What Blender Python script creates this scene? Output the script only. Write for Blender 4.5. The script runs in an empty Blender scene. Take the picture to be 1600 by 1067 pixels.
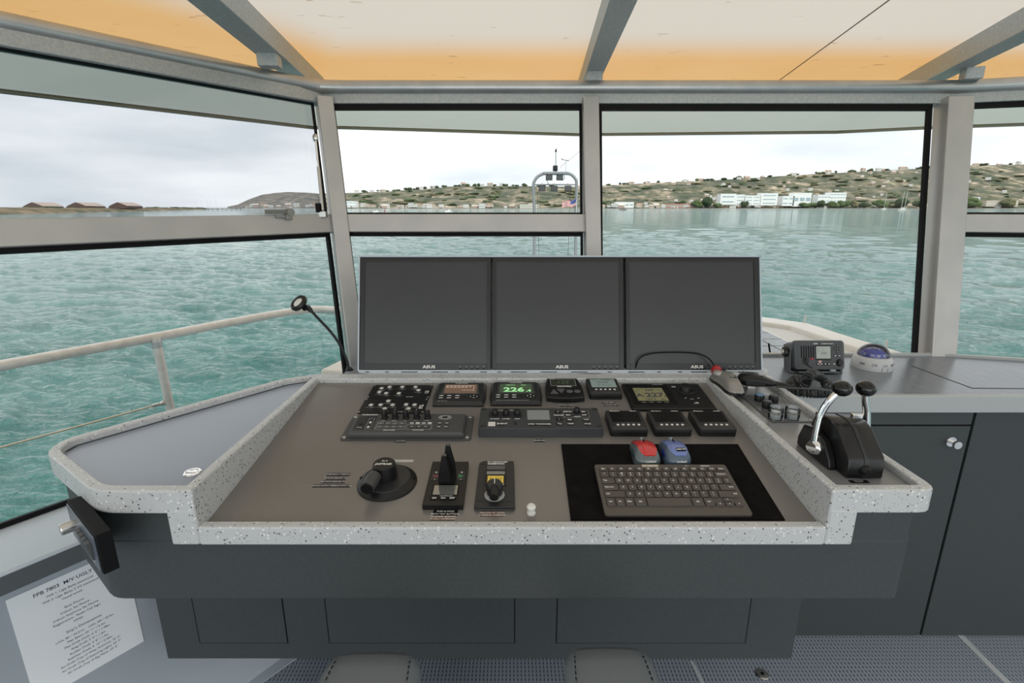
import bpy, bmesh, math, random
from mathutils import Vector, Matrix
random.seed(7)
S = bpy.context.scene
COL = S.collection
PI = math.pi
# ------------------------------------------------------------------ camera
PITCH = math.atan(211/800)
CP, SP = math.cos(PITCH), math.sin(PITCH)
EYE = 1.5
cd = bpy.data.cameras.new('camera'); cam = bpy.data.objects.new('camera', cd); COL.objects.link(cam)
cam.location = (0, 0, EYE); cam.rotation_euler = (PI/2-PITCH, 0, 0)
cd.sensor_width = 36; cd.lens = 18; cd.clip_start = .02; cd.clip_end = 20000
S.camera = cam
# ------------------------------------------------------------------ world
w = bpy.data.worlds.new('sky'); S.world = w; w.use_nodes = True
nt = w.node_tree; nt.nodes.clear()
def wn(t, **k):
    n = nt.nodes.new(t)
    for a, b in k.items(): setattr(n, a, b)
    return n
tc = wn('ShaderNodeTexCoord'); sp = wn('ShaderNodeSeparateXYZ'); nt.links.new(tc.outputs['Generated'], sp.inputs[0])
mp = wn('ShaderNodeMapping'); mp.inputs['Scale'].default_value = (1.6, 1.6, 7.0); nt.links.new(tc.outputs['Generated'], mp.inputs[0])
nz = wn('ShaderNodeTexNoise'); nz.inputs['Scale'].default_value = 1.7; nz.inputs['Detail'].default_value = 6; nz.inputs['Roughness'].default_value = .5
nt.links.new(mp.outputs[0], nz.inputs['Vector'])
cr = wn('ShaderNodeValToRGB'); cr.color_ramp.elements[0].position = .32; cr.color_ramp.elements[0].color = (.64, .68, .73, 1)
cr.color_ramp.elements[1].position = .66; cr.color_ramp.elements[1].color = (1.0, 1.0, 1.0, 1)
nt.links.new(nz.outputs['Fac'], cr.inputs[0])
bg = wn('ShaderNodeBackground'); bg.inputs['Strength'].default_value = 1.12
nt.links.new(cr.outputs[0], bg.inputs[0])
wo = wn('ShaderNodeOutputWorld'); nt.links.new(bg.outputs[0], wo.inputs[0])
# ------------------------------------------------------------------ sun (weak, behind thin cloud) and exposure
sd = bpy.data.lights.new('sun', 'SUN'); sd.energy = 1.6; sd.angle = math.radians(12); sd.color = (1, .95, .88)
so = bpy.data.objects.new('sun', sd); COL.objects.link(so); so.rotation_euler = (math.radians(52), 0, math.radians(205-180))
ad = bpy.data.lights.new('aft_fill', 'AREA'); ad.shape = 'RECTANGLE'; ad.size = 4.2; ad.size_y = 1.7; ad.energy = 26; ad.color = (1, .97, .93)  # area lamp added behind the camera to brighten the interior
ao_ = bpy.data.objects.new('aft_fill', ad); COL.objects.link(ao_); ao_.location = (.3, -2.4, 1.15); ao_.rotation_euler = (math.radians(106), 0, 0)
S.view_settings.view_transform = 'Standard'; S.view_settings.look = 'None'; S.view_settings.gamma = 1
S.view_settings.exposure = 0.32; S.view_settings.use_curve_mapping = False

# ------------------------------------------------------------------ ray helpers: a measured point of the photograph to metres
def ray(x, y): return Vector((x-800, 800*CP+(533-y)*SP, (533-y)*CP-800*SP))
O = Vector((0, 0, EYE))
def atz(x, y, z): r = ray(x, y); return O + r*((z-EYE)/r.z)
def aty(x, y, Y): r = ray(x, y); return O + r*(Y/r.y)
def onp(x, y, P, N):
    r = ray(x, y); return O + r*((P-O).dot(N)/r.dot(N))

# ------------------------------------------------------------------ materials
MAT = {}
def mat(name, col, rough=.5, metal=0, spec=.5, **k):
    if name in MAT: return MAT[name]
    m = bpy.data.materials.new(name); m.use_nodes = True; b = m.node_tree.nodes['Principled BSDF']
    b.inputs['Base Color'].default_value = (*col, 1); b.inputs['Roughness'].default_value = rough
    b.inputs['Metallic'].default_value = metal; b.inputs['Specular IOR Level'].default_value = spec
    N, L = m.node_tree.nodes, m.node_tree.links
    if k.get('emit'):
        b.inputs['Emission Color'].default_value = (*k['emit'], 1); b.inputs['Emission Strength'].default_value = k.get('es', 1)
    if k.get('coat'): b.inputs['Coat Weight'].default_value = k['coat']; b.inputs['Coat Roughness'].default_value = .08
    if k.get('noise'):   # (scale, colour2, lo, hi, stretch)
        sc, c2, lo, hi, st = k['noise']
        t = N.new('ShaderNodeTexCoord'); mp = N.new('ShaderNodeMapping'); mp.inputs['Scale'].default_value = st
        L.new(t.outputs['Object'], mp.inputs[0]); n = N.new('ShaderNodeTexNoise'); n.inputs['Scale'].default_value = sc; n.inputs['Detail'].default_value = 5
        L.new(mp.outputs[0], n.inputs['Vector'])
        r = N.new('ShaderNodeValToRGB'); r.color_ramp.elements[0].position = lo; r.color_ramp.elements[0].color = (*col, 1)
        r.color_ramp.elements[1].position = hi; r.color_ramp.elements[1].color = (*c2, 1)
        L.new(n.outputs['Fac'], r.inputs[0]); L.new(r.outputs[0], b.inputs['Base Color'])
    if k.get('bump'):    # (scale, strength, distance)
        sc, stg, dist = k['bump']
        t = N.new('ShaderNodeTexCoord'); n = N.new('ShaderNodeTexNoise'); n.inputs['Scale'].default_value = sc; n.inputs['Detail'].default_value = 3
        L.new(t.outputs['Object'], n.inputs['Vector']); bp = N.new('ShaderNodeBump'); bp.inputs['Strength'].default_value = stg; bp.inputs['Distance'].default_value = dist
        L.new(n.outputs['Fac'], bp.inputs['Height']); L.new(bp.outputs[0], b.inputs['Normal'])
    MAT[name] = m; return m
def speckle():
    m = mat('terrazzo', (.74, .75, .74), .38, bump=None); N, L = m.node_tree.nodes, m.node_tree.links; b = N['Principled BSDF']
    t = N.new('ShaderNodeTexCoord'); prev = None
    base = (.54, .56, .57, 1)
    for sc, thr, colr in ((210, .10, (.03, .035, .04, 1)), (330, .11, (.20, .22, .25, 1)), (160, .17, (.78, .79, .79, 1))):
        v = N.new('ShaderNodeTexVoronoi'); v.inputs['Scale'].default_value = sc; L.new(t.outputs['Object'], v.inputs['Vector'])
        wv = N.new('ShaderNodeSeparateColor'); L.new(v.outputs['Color'], wv.inputs[0])
        lt = N.new('ShaderNodeMath'); lt.operation = 'LESS_THAN'; L.new(wv.outputs[0], lt.inputs[0]); lt.inputs[1].default_value = thr
        l2 = N.new('ShaderNodeMath'); l2.operation = 'LESS_THAN'; L.new(v.outputs['Distance'], l2.inputs[0]); l2.inputs[1].default_value = .34
        mu = N.new('ShaderNodeMath'); mu.operation = 'MULTIPLY'; L.new(lt.outputs[0], mu.inputs[0]); L.new(l2.outputs[0], mu.inputs[1])
        mx = N.new('ShaderNodeMix'); mx.data_type = 'RGBA'; L.new(mu.outputs[0], mx.inputs[0])
        if prev: L.new(prev, mx.inputs[6])
        else: mx.inputs[6].default_value = base
        mx.inputs[7].default_value = colr; prev = mx.outputs[2]
    L.new(prev, b.inputs['Base Color']); return m
def glass(name, tint, refl=.35):
    m = bpy.data.materials.new(name); m.use_nodes = True; N, L = m.node_tree.nodes, m.node_tree.links; N.clear()
    tr = N.new('ShaderNodeBsdfTransparent'); tr.inputs[0].default_value = (*tint, 1)
    gl = N.new('ShaderNodeBsdfGlossy'); gl.inputs['Roughness'].default_value = .01
    fr = N.new('ShaderNodeFresnel'); fr.inputs['IOR'].default_value = 1.45
    mu = N.new('ShaderNodeMath'); mu.operation = 'MULTIPLY'; mu.inputs[1].default_value = refl; L.new(fr.outputs[0], mu.inputs[0])
    mx = N.new('ShaderNodeMixShader'); L.new(mu.outputs[0], mx.inputs[0]); L.new(tr.outputs[0], mx.inputs[1]); L.new(gl.outputs[0], mx.inputs[2])
    o = N.new('ShaderNodeOutputMaterial'); L.new(mx.outputs[0], o.inputs[0]); MAT[name] = m; return m

TERR = speckle()
GLASS = glass('clear_glass', (.97, .985, .98), .35)
TINT = glass('tinted_glass', (.80, .82, .835), .6)
ALU = mat('brushed_aluminium', (.42, .44, .455), .36, .8, noise=(9, (.52, .53, .53), .35, .7, (1, 1, 1)), bump=(60, .08, .002))
ALUP = mat('post_aluminium', (.46, .46, .455), .42, .55, noise=(6, (.54, .53, .51), .3, .7, (1, 1, 1)))
WELD = mat('weathered_aluminium', (.40, .44, .455), .5, .45, noise=(130, (.50, .53, .54), .35, .65, (1, 1, 1)), bump=(160, .35, .0015))
BLK = mat('black_rubber', (.004, .004, .005), .6, spec=.2)
GREYP = mat('grey_paint', (.34, .39, .44), .5, noise=(3, (.38, .43, .47), .3, .7, (1, 1, 1)), bump=(40, .05, .002))
SILLM = mat('sill_paint', (.50, .58, .65), .42)
DARK = mat('console_laminate', (.040, .048, .051), .5, noise=(150, (.046, .055, .058), .4, .6, (1, 1, 1)))
DASH = mat('dash_laminate', (.175, .163, .152), .27, spec=.9, noise=(5, (.19, .178, .166), .3, .7, (1, 1, 1)))
WINGM = mat('wing_laminate', (.245, .285, .355), .26, spec=.8)
CNTR = mat('counter_laminate', (.15, .17, .20), .26, spec=.8, noise=(14, (.19, .215, .25), .3, .7, (6, 1, 1)))
WHT = mat('white_print', (.85, .85, .82), .6)
GRYP = mat('grey_print', (.45, .46, .46), .6)
CHR = mat('chrome', (.88, .88, .88), .08, 1)
STL = mat('steel', (.60, .60, .58), .25, 1)
PLB = mat('black_plastic', (.008, .0085, .009), .36, spec=.4)
PLD = mat('dark_grey_plastic', (.022, .024, .026), .40, spec=.45)
PLG = mat('charcoal_plastic', (.060, .064, .066), .42)
PLBR = mat('keyboard_plastic', (.085, .075, .066), .5)
KEYM = mat('key_plastic', (.075, .066, .058), .42)
LEA = mat('black_leather', (.20, .22, .235), .27, spec=.9, bump=(260, .35, .0015))
FAB = mat('mousepad_fabric', (.006, .0055, .0055), .95, spec=.1, noise=(30, (.010, .009, .009), .4, .7, (1, 1, 1)))
SCR = mat('off_screen', (.030, .034, .038), .30, spec=.55)
BEZ = mat('monitor_bezel', (.012, .014, .017), .25)
WPL = mat('white_plastic', (.72, .72, .68), .35)
WDECK = mat('white_deck', (.62, .62, .60), .6)
RAILM = mat('rail_pipe', (.62, .60, .56), .45, .3, noise=(25, (.72, .70, .66), .35, .65, (1, 1, 1)))
PAPER = mat('paper', (.80, .85, .88), .7)
INK = mat('ink', (.05, .06, .08), .8)

# ------------------------------------------------------------------ mesh builder
class MB:
    def __init__(s): s.v = []; s.f = []
    def poly(s, pts):
        i = len(s.v); s.v += [tuple(p) for p in pts]; s.f.append(tuple(range(i, i+len(pts)))); return s
    def hexa(s, b, t):      # bottom quad, top quad, both anticlockwise seen from above
        i = len(s.v); s.v += [tuple(p) for p in b]+[tuple(p) for p in t]; n = len(b)
        s.f.append(tuple(range(i+n-1, i-1, -1))); s.f.append(tuple(range(i+n, i+2*n)))
        for k in range(n): j = (k+1) % n; s.f.append((i+k, i+j, i+n+j, i+n+k))
        return s
    def box(s, x0, x1, y0, y1, z0, z1):
        q = [(x0, y0), (x1, y0), (x1, y1), (x0, y1)]
        return s.hexa([(a, b, z0) for a, b in q], [(a, b, z1) for a, b in q])
    def prism(s, pts, z0, z1, inset=0):
        if inset:
            cx = sum(p[0] for p in pts)/len(pts); cy = sum(p[1] for p in pts)/len(pts)
            mx = max(abs(p[0]-cx) for p in pts); my = max(abs(p[1]-cy) for p in pts)
            top = [(cx+(p[0]-cx)*(1-inset/mx), cy+(p[1]-cy)*(1-inset/my), z1) for p in pts]
        else: top = [(p[0], p[1], z1) for p in pts]
        return s.hexa([(p[0], p[1], z0) for p in pts], top)
    def rings(s, rings, cap=True, close=True):
        i = len(s.v); n = len(rings[0])
        for r in rings: s.v += [tuple(p) for p in r]
        for a in range(len(rings)-1):
            for k in range(n if close else n-1):
                j = (k+1) % n; s.f.append((i+a*n+k, i+a*n+j, i+(a+1)*n+j, i+(a+1)*n+k))
        if cap:
            s.f.append(tuple(range(i+n-1, i-1, -1))); e = i+(len(rings)-1)*n; s.f.append(tuple(range(e, e+n)))
        return s
    def tube(s, pts, r, n=12, cap=True):
        pts = [Vector(p) for p in pts]; rs = []
        rr = r if isinstance(r, (list, tuple)) else [r]*len(pts); up = None
        for k, p in enumerate(pts):
            d = (pts[min(k+1, len(pts)-1)]-pts[max(k-1, 0)]).normalized()
            if up is None:
                up = Vector((0, 0, 1)) if abs(d.z) < .9 else Vector((1, 0, 0))
            a = (up - d*up.dot(d))
            if a.length < 1e-6: a = d.orthogonal()
            a.normalize(); b = d.cross(a); up = a
            rs.append([p+(a*math.cos(2*PI*q/n)+b*math.sin(2*PI*q/n))*rr[k] for q in range(n)])
        return s.rings(rs, cap)
    def lathe(s, prof, n=24, o=(0, 0, 0)):
        return s.rings([[(o[0]+r*math.cos(2*PI*k/n), o[1]+r*math.sin(2*PI*k/n), o[2]+z) for k in range(n)] for r, z in prof])
    def ball(s, c, r, n=16, m=10, sc=(1, 1, 1)):
        pr = []
        for a in range(m+1):
            t = -PI/2+PI*a/m; rr = max(math.cos(t), .01); pr.append((rr, math.sin(t)))
        return s.rings([[(c[0]+r*sc[0]*q*math.cos(2*PI*k/n), c[1]+r*sc[1]*q*math.sin(2*PI*k/n), c[2]+r*sc[2]*z) for k in range(n)] for q, z in pr])
    def sweep(s, path, wd, z0, z1, closed=False, side=0):
        # rectangular section swept along a plan path; side 0 centred, -1 section lies right of path, +1 left
        n = len(path); L = []; R = []
        for k in range(n):
            p = Vector(path[k][:2])
            a = Vector(path[(k-1) % n][:2]) if (closed or k > 0) else None; b = Vector(path[(k+1) % n][:2]) if (closed or k < n-1) else None
            ds = [d.normalized() for d in ((p-a) if a is not None else None, (b-p) if b is not None else None) if d is not None]
            nn = [Vector((-d.y, d.x)) for d in ds]; m = sum(nn, Vector((0, 0)))/len(nn); m = m/max(m.length_squared, .2)
            l = wd*(.5+.5*side); r = wd*(.5-.5*side)
            L.append(p+m*l); R.append(p-m*r)
        rs = [[(R[k].x, R[k].y, z0), (L[k].x, L[k].y, z0), (L[k].x, L[k].y, z1), (R[k].x, R[k].y, z1)] for k in range(n)]
        if closed: rs.append(rs[0])
        return s.rings(rs, cap=not closed)
    def beam(s, a, b, wv, hv):  # bar from a to b with section vectors
        a, b, wv, hv = Vector(a), Vector(b), Vector(wv), Vector(hv)
        q = lambda p: [p-wv/2-hv/2, p+wv/2-hv/2, p+wv/2+hv/2, p-wv/2+hv/2]
        return s.rings([q(a), q(b)])
def rrect(x0, x1, y0, y1, r, n=4):
    o = []
    for cx, cy, a in ((x1-r, y0+r, -90), (x1-r, y1-r, 0), (x0+r, y1-r, 90), (x0+r, y0+r, 180)):
        for k in range(n+1):
            t = math.radians(a+90*k/n); o.append((cx+r*math.cos(t), cy+r*math.sin(t)))
    return o
def roundpath(pts, r, n=4):
    o = [pts[0]]
    for k in range(1, len(pts)-1):
        p, a, b = Vector(pts[k]), Vector(pts[k-1]), Vector(pts[k+1]); da = (a-p); db = (b-p)
        q = min(r, da.length*.45, db.length*.45); A = p+da.normalized()*q; B = p+db.normalized()*q
        for j in range(n+1): t = j/n; o.append(tuple(A*(1-t)**2+p*2*t*(1-t)+B*t*t))
    o.append(pts[-1]); return o
def bez(pts, n=10):   # catmull-rom
    P = [Vector(p) for p in pts]; P = [P[0]*2-P[1]]+P+[P[-1]*2-P[-2]]; o = []
    for k in range(1, len(P)-2):
        for j in range(n):
            t = j/n; o.append(.5*((2*P[k])+(P[k+1]-P[k-1])*t+(2*P[k-1]-5*P[k]+4*P[k+1]-P[k+2])*t*t+(3*P[k]-P[k-1]-3*P[k+1]+P[k+2])*t**3))
    o.append(P[-2]); return o

def build(name, mb, m, parent=None, bev=0, seg=2, ang=35, smooth=True, loc=None, rot=None, **tags):
    if isinstance(mb, bpy.types.Mesh): me = mb
    else:
        me = bpy.data.meshes.new(name); me.from_pydata([tuple(v) for v in mb.v], [], mb.f); me.update()
        bm = bmesh.new(); bm.from_mesh(me); bmesh.ops.recalc_face_normals(bm, faces=bm.faces); bm.to_mesh(me); bm.free()
        me.materials.append(m)
        if smooth:
            me.polygons.foreach_set('use_smooth', [True]*len(me.polygons)); me.set_sharp_from_angle(angle=math.radians(ang))
    o = bpy.data.objects.new(name, me); COL.objects.link(o)
    if loc is not None: o.location = loc
    if rot is not None: o.rotation_euler = rot
    if parent: o.parent = parent
    if bev:
        b = o.modifiers.new('bevel', 'BEVEL'); b.width = bev; b.segments = seg; b.limit_method = 'ANGLE'; b.angle_limit = math.radians(40); b.harden_normals = True
    for k, v in tags.items(): o[{'cat': 'category'}.get(k, k)] = v
    return o
def thing(name, label, cat, loc=(0, 0, 0), rot=(0, 0, 0), group=None):
    o = bpy.data.objects.new(name, None); COL.objects.link(o); o.location = loc; o.rotation_euler = rot; o.empty_display_size = .05
    o['label'] = label; o['category'] = cat
    if group: o['group'] = group
    return o
def struct(name, loc=(0, 0, 0)):
    o = bpy.data.objects.new(name, None); COL.objects.link(o); o.location = loc; o['kind'] = 'structure'; return o
KIDS = {}
def copy_tree(o, parent=None):
    c = o.copy(); COL.objects.link(c); c.parent = parent
    for ch in list(o.children): copy_tree(ch, c)
    return c
TX = []
def text(s, size, m, parent, loc, rot=(0, 0, 0), name='lettering', ext=.00015, ax='CENTER', sx=1, bold=0, mtx=None):
    cu = bpy.data.curves.new(name, 'FONT'); cu.body = s; cu.size = size; cu.extrude = ext; cu.align_x = ax; cu.align_y = 'CENTER'; cu.offset = bold*size
    cu.resolution_u = 2; cu.materials.append(m)
    o = bpy.data.objects.new(name, cu); COL.objects.link(o); o.parent = parent; o.location = loc; o.rotation_euler = rot; o.scale = (sx, 1, 1)
    if mtx is not None: o.matrix_local = mtx
    TX.append(o); return o

# ------------------------------------------------------------------ planes of the wheelhouse
FP, FN = Vector((0, 2.0, .9)), Vector((0, 1, -.184)).normalized()
def fr(x, y): return onp(x, y, FP, FN)
S1, S2 = atz(0, 828, .73), atz(105, 790, .73); T_ = fr(500, 150)
LN = (S2-S1).cross(T_-S1).normalized()
if LN.x < 0: LN = -LN          # points inboard
def lf(x, y): return onp(x, y, S1, LN)
CT, CB = fr(503, 140), fr(558, 590)              # corner post centre line, top and bottom
LD = Vector((S1.x-S2.x, S1.y-S2.y, 0)).normalized()   # direction aft along the left wall
# right hand facet
RT, RB = fr(1486, 140), fr(1458, 560)
RD = Vector((math.cos(math.radians(16)), -math.sin(math.radians(16)), 0))
RN = RD.cross(RB-RT).normalized()
if RN.y < 0: RN = -RN
def rt(x, y): return onp(x, y, RT, RN)

# ================================================================== SETTING
# floor: coin-tread sheet
FLM = mat('floor_mat', (.235, .265, .295), .5, spec=.4)
N, L = FLM.node_tree.nodes, FLM.node_tree.links; b = N['Principled BSDF']
t = N.new('ShaderNodeTexCoord'); sx = N.new('ShaderNodeSeparateXYZ'); L.new(t.outputs['Object'], sx.inputs[0])
def mnode(op, a, bb=None, N=N, L=L):
    m = N.new('ShaderNodeMath'); m.operation = op
    for i, v in enumerate((a, bb)):
        if v is None: continue
        if isinstance(v, (int, float)): m.inputs[i].default_value = v
        else: L.new(v, m.inputs[i])
    return m.outputs[0]
gx = mnode('ABSOLUTE', mnode('SUBTRACT', mnode('FRACT', mnode('MULTIPLY', sx.outputs[0], 1/.0125)), .5))
gy = mnode('ABSOLUTE', mnode('SUBTRACT', mnode('FRACT', mnode('MULTIPLY', sx.outputs[1], 1/.0155)), .5))
hole = mnode('MULTIPLY', mnode('LESS_THAN', gx, .14), mnode('LESS_THAN', gy, .33))
mx = N.new('ShaderNodeMix'); mx.data_type = 'RGBA'; L.new(hole, mx.inputs[0]); mx.inputs[6].default_value = (.24, .28, .33, 1); mx.inputs[7].default_value = (.03, .04, .055, 1)
L.new(mx.outputs[2], b.inputs['Base Color'])
bp = N.new('ShaderNodeBump'); bp.inputs['Strength'].default_value = .6; bp.inputs['Distance'].default_value = .002; bp.invert = True
L.new(hole, bp.inputs['Height']); L.new(bp.outputs[0], b.inputs['Normal'])
fl = build('floor', MB().box(-2.2, 3.2, -2.6, 1.9, -.08, 0), FLM, smooth=False, kind='structure')
fe = [atz(393, 1067, .001), atz(444, 1031, .001)]; fd = (fe[1]-fe[0]).normalized(); fnn = Vector((fd.y, -fd.x, 0))
a, b_ = fe[0]-fd*.9, fe[1]+fd*.3
build('floor_edge_strip', MB().hexa([a-fnn*.02, a+fnn*.028, b_+fnn*.028, b_-fnn*.02], [p+Vector((0, 0, .004)) for p in (a-fnn*.02, a+fnn*.028, b_+fnn*.028, b_-fnn*.02)]), GREYP, fl)
a, b_ = atz(1508, 1000, 0), atz(1575, 1067, 0); d = (b_-a).normalized(); q = Vector((d.y, -d.x, 0))*.011; z = Vector((0, 0, .0015)); a -= d*.05; b_ += d*.8
build('floor_seam', MB().hexa([a-q, a+q, b_+q, b_-q][::-1], [p+z for p in (a-q, a+q, b_+q, b_-q)][::-1]), mat('seam_filler', (.42, .45, .47), .6), fl)
a = atz(1080, 1032, 0); b_ = atz(1098, 1067, 0); d = (b_-a).normalized(); q = Vector((d.y, -d.x, 0))*.006; b_ += d*.8
build('floor_seam', MB().hexa([a-q, a+q, b_+q, b_-q][::-1], [p+z for p in (a-q, a+q, b_+q, b_-q)][::-1]), MAT['seam_filler'], fl)
p = atz(1191, 1053, 0)
fp = build('floor_fitting', MB().lathe([(.022, 0), (.022, .002), (.018, .004), (.001, .004)], 20), STL, fl, loc=p)
build('screw', MB().lathe([(.006, .004), (.006, .0055), (.001, .0055)], 10), BLK, fp)

# left wall below the sill
WP = Vector((-.785, 1.425, 0)); wd = -LD; WD = Vector((wd.x, wd.y, 0)); WN = Vector((WD.y, -WD.x, 0))   # inboard normal
a, b_ = WP-WD*2.6, WP+WD*.55
build('wall_left', MB().hexa([a, b_, b_-WN*.06, a-WN*.06][::-1], [p+Vector((0, 0, .70)) for p in (a, b_, b_-WN*.06, a-WN*.06)][::-1]), GREYP, kind='structure')
# sill shelf along the left window
a, b_ = S1+LD*1.2, CB.copy(); b_.z = .73; a.z = .73; b_ = S2-LD*.95
inn = WN*.075
wall0 = lambda p: p  # keep
si = [Vector((q.x, q.y, 0)) for q in (a-WN*.02, b_-WN*.02)]
# inner edge: the wall plane moved inboard by 6 cm
def towall(p, off):
    k = (Vector((WP.x, WP.y, 0))+WN*off-Vector((p.x, p.y, 0))).dot(WN); return Vector((p.x, p.y, 0))+WN*k
q = [si[0], towall(si[0], .06), towall(si[1], .06), si[1]]
build('sill_left', MB().hexa([p+Vector((0, 0, .703)) for p in q], [p+Vector((0, 0, z_)) for p, z_ in zip(q, (.733, .751, .751, .733))]), SILLM, bev=.006, kind='structure').name = 'trim_1'
build('trim_17', MB().hexa([q[1]+WN*.0003+Vector((0, 0, .7025)), q[2]+WN*.0003+Vector((0, 0, .7025)), q[2]+WN*.0025+Vector((0, 0, .7025)), q[1]+WN*.0025+Vector((0, 0, .7025))], [p+Vector((0, 0, .744)) for p in (q[1]+WN*.0003, q[2]+WN*.0003, q[2]+WN*.0025, q[1]+WN*.0025)]), mat('nosing_grey', (.085, .10, .108), .5), kind='structure')
# front wall below windows
build('wall_front', MB().box(-.66, 1.75, 1.985, 2.04, 0, .885), GREYP, kind='structure')
a = RB.copy(); a.z = 0
q = [a, a+RD*1.3, a+RD*1.3+Vector((.02, .05, 0)), a+Vector((.02, .05, 0))]
build('wall_right', MB().hexa(q, [p+Vector((0, 0, .885)) for p in q]), GREYP, kind='structure')

def quadbar(name, c, nrm, th, m, parent=None, bev=0, **k):   # solid bar from 4 corners lying on a plane, thickness th outboard and inboard
    nrm = nrm.normalized(); mb = MB(); mb.rings([[p-nrm*th[0] for p in c], [p+nrm*th[1] for p in c]])
    return build(name, mb, m, parent, bev=bev, **k)
FIN = -FN
# header: flange and round rail, posts, middle rails
hz0, hz1 = fr(503, 163), fr(503, 128)
def up_on(P, D, z):    # point on line direction of plane at height z through P,D : intersects plane rows
    return P
def rowF(x, z): return Vector((x, 2.0+.184*(z-.9), z))
def rowL(s, z):        # s metres aft of the corner along the left wall, height z
    P = S1 + (T_-S1)*0
    # direction up within plane
    upv = LN.cross(LD).normalized()
    if upv.z < 0: upv = -upv
    base = CT + (CB-CT)*((CT.z-z)/(CT.z-CB.z))
    # snap base on plane L
    base = base - LN*((base-S1).dot(LN))
    # keep z
    base = base + upv*((z-base.z)/upv.z)
    return base + LD*s
def rowR(s, z): return RT + (RB-RT)*((RT.z-z)/(RT.z-RB.z)) + RD*s
XL = lambda z: (CT+(CB-CT)*((CT.z-z)/(CT.z-CB.z))).x
def pathbar(name, z0, z1, th, m, **k):
    mb = MB()
    P = []
    for z in (z0, z1):
        P.append([rowL(2.6, z), rowF(XL(z), z), rowF(RT.x, z), rowR(1.6, z)])
    inn = [LN, (LN+FIN).normalized(), FIN, FIN]; rs = []
    for i in range(4):
        a, b = P[0][i], P[1][i]; n = inn[i]
        rs.append([a-n*th[0], a+n*th[1], b+n*th[1], b-n*th[0]])
    mb.rings(rs); return build(name, mb, m, **k)
pathbar('trim_2', 1.885, 1.935, (.03, .018), WELD, bev=.003, kind='structure')      # flange of the header
mb = MB(); zc = 1.948
P = [rowL(2.6, zc), rowL(.10, zc), rowF(XL(zc), zc)+Vector((0, -.012, 0)), rowF(XL(zc)+.1, zc), rowF(.3, zc), rowF(RT.x-.1, zc), rowF(RT.x, zc)+Vector((0, -.004, 0)), rowR(.1, zc), rowR(1.6, zc)]
P = [p+Vector((0, -.012, 0)) for p in P]
mb.tube(P, .026, 16)
build('trim_3', mb, ALU, kind='structure')                                            # round rail of the header
def post(n, top, bot, nrm, wdir, wid, m=ALUP, dep=.075):
    wdir = wdir.normalized(); nrm = nrm.normalized()
    a, b = top, bot
    mb = MB(); f = lambda p: [p-wdir*wid/2-nrm*.02, p+wdir*wid/2-nrm*.02, p+wdir*wid/2+nrm*(dep-.02), p-wdir*wid/2+nrm*(dep-.02)]
    mb.rings([f(a), f(b)]); return build('trim_%d' % n, mb, m, bev=.004, kind='structure')
ZT, ZB = 1.90, .86
def lerp_z(a, b, z): return a+(b-a)*((a.z-z)/(a.z-b.z))
xm0, xm1 = (fr(908, 165)+fr(933, 165))/2, (fr(912, 400)+fr(937, 400))/2
post(4, lerp_z(CT, CB, ZT), lerp_z(CT, CB, ZB), (LN+FIN), (Vector((1, 0, 0))-LD), .060)
post(5, lerp_z(xm0, xm1, ZT), lerp_z(xm0, xm1, ZB), FIN, Vector((1, 0, 0)), .060)
post(6, lerp_z(RT, RB, ZT), lerp_z(RT, RB, ZB), FIN, Vector((1, 0, 0)), .100)
# middle rails
zr0, zr1 = 1.398, 1.466
def rail(n, f, s0, s1, nrm):
    mb = MB(); nrm = nrm.normalized(); rs = []
    for s in (s0, s1):
        a, b = f(s, zr0), f(s, zr1); rs.append([a-nrm*.02, a+nrm*.03, b+nrm*.03, b-nrm*.02])
    mb.rings(rs); return build('trim_%d' % n, mb, ALUP, bev=.003, kind='structure')
rail(7, rowL, .03, 2.6, LN); rail(8, rowF, XL(1.43)+.03, .29, FIN); rail(9, rowR, .05, 1.6, FIN)
# bottom sills of front windows
mb = MB()
mb.rings([[rowF(x, .86)+FIN*-.02, rowF(x, .86)+FIN*.03, rowF(x, .905)+FIN*.03, rowF(x, .905)-FIN*.02] for x in (XL(.88), RB.x)])
build('trim_10', mb, ALUP, bev=.003, kind='structure')
mb = MB(); mb.rings([[rowR(s, .86)+FIN*-.02, rowR(s, .86)+FIN*.03, rowR(s, .905)+FIN*.03, rowR(s, .905)-FIN*.02] for s in (0, 1.6)])
build('trim_11', mb, ALUP, bev=.003, kind='structure')
# left outer post aft (outside the frame) and windows
def window(n, f, s0, s1, z0, z1, nrm, g, gas=.010, sl0=0, sl1=0, gt=.014):
    nrm = nrm.normalized(); w_ = struct('window_%d' % n)
    c = [f(s0+sl0, z0), f(s1+sl1, z0), f(s1, z1), f(s0, z1)]
    quadbar('pane', c, nrm, (.002, .002), g, w_, smooth=False)
    ins = []; ce = sum(c, Vector())/4
    e = [(c[1]-c[0]).normalized(), (c[2]-c[1]).normalized(), (c[3]-c[2]).normalized(), (c[0]-c[3]).normalized()]
    inner = [c[0]+e[0]*gas-e[3]*gas, c[1]-e[0]*gas+e[1]*gas, c[2]-e[1]*gt+e[2]*gas, c[3]-e[2]*gas+e[3]*gt]
    for k in range(4):
        j = (k+1) % 4; q = [c[k], c[j], inner[j], inner[k]]
        quadbar('gasket', q, nrm, (.006, .010), BLK, w_, smooth=False)
    return w_
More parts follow.
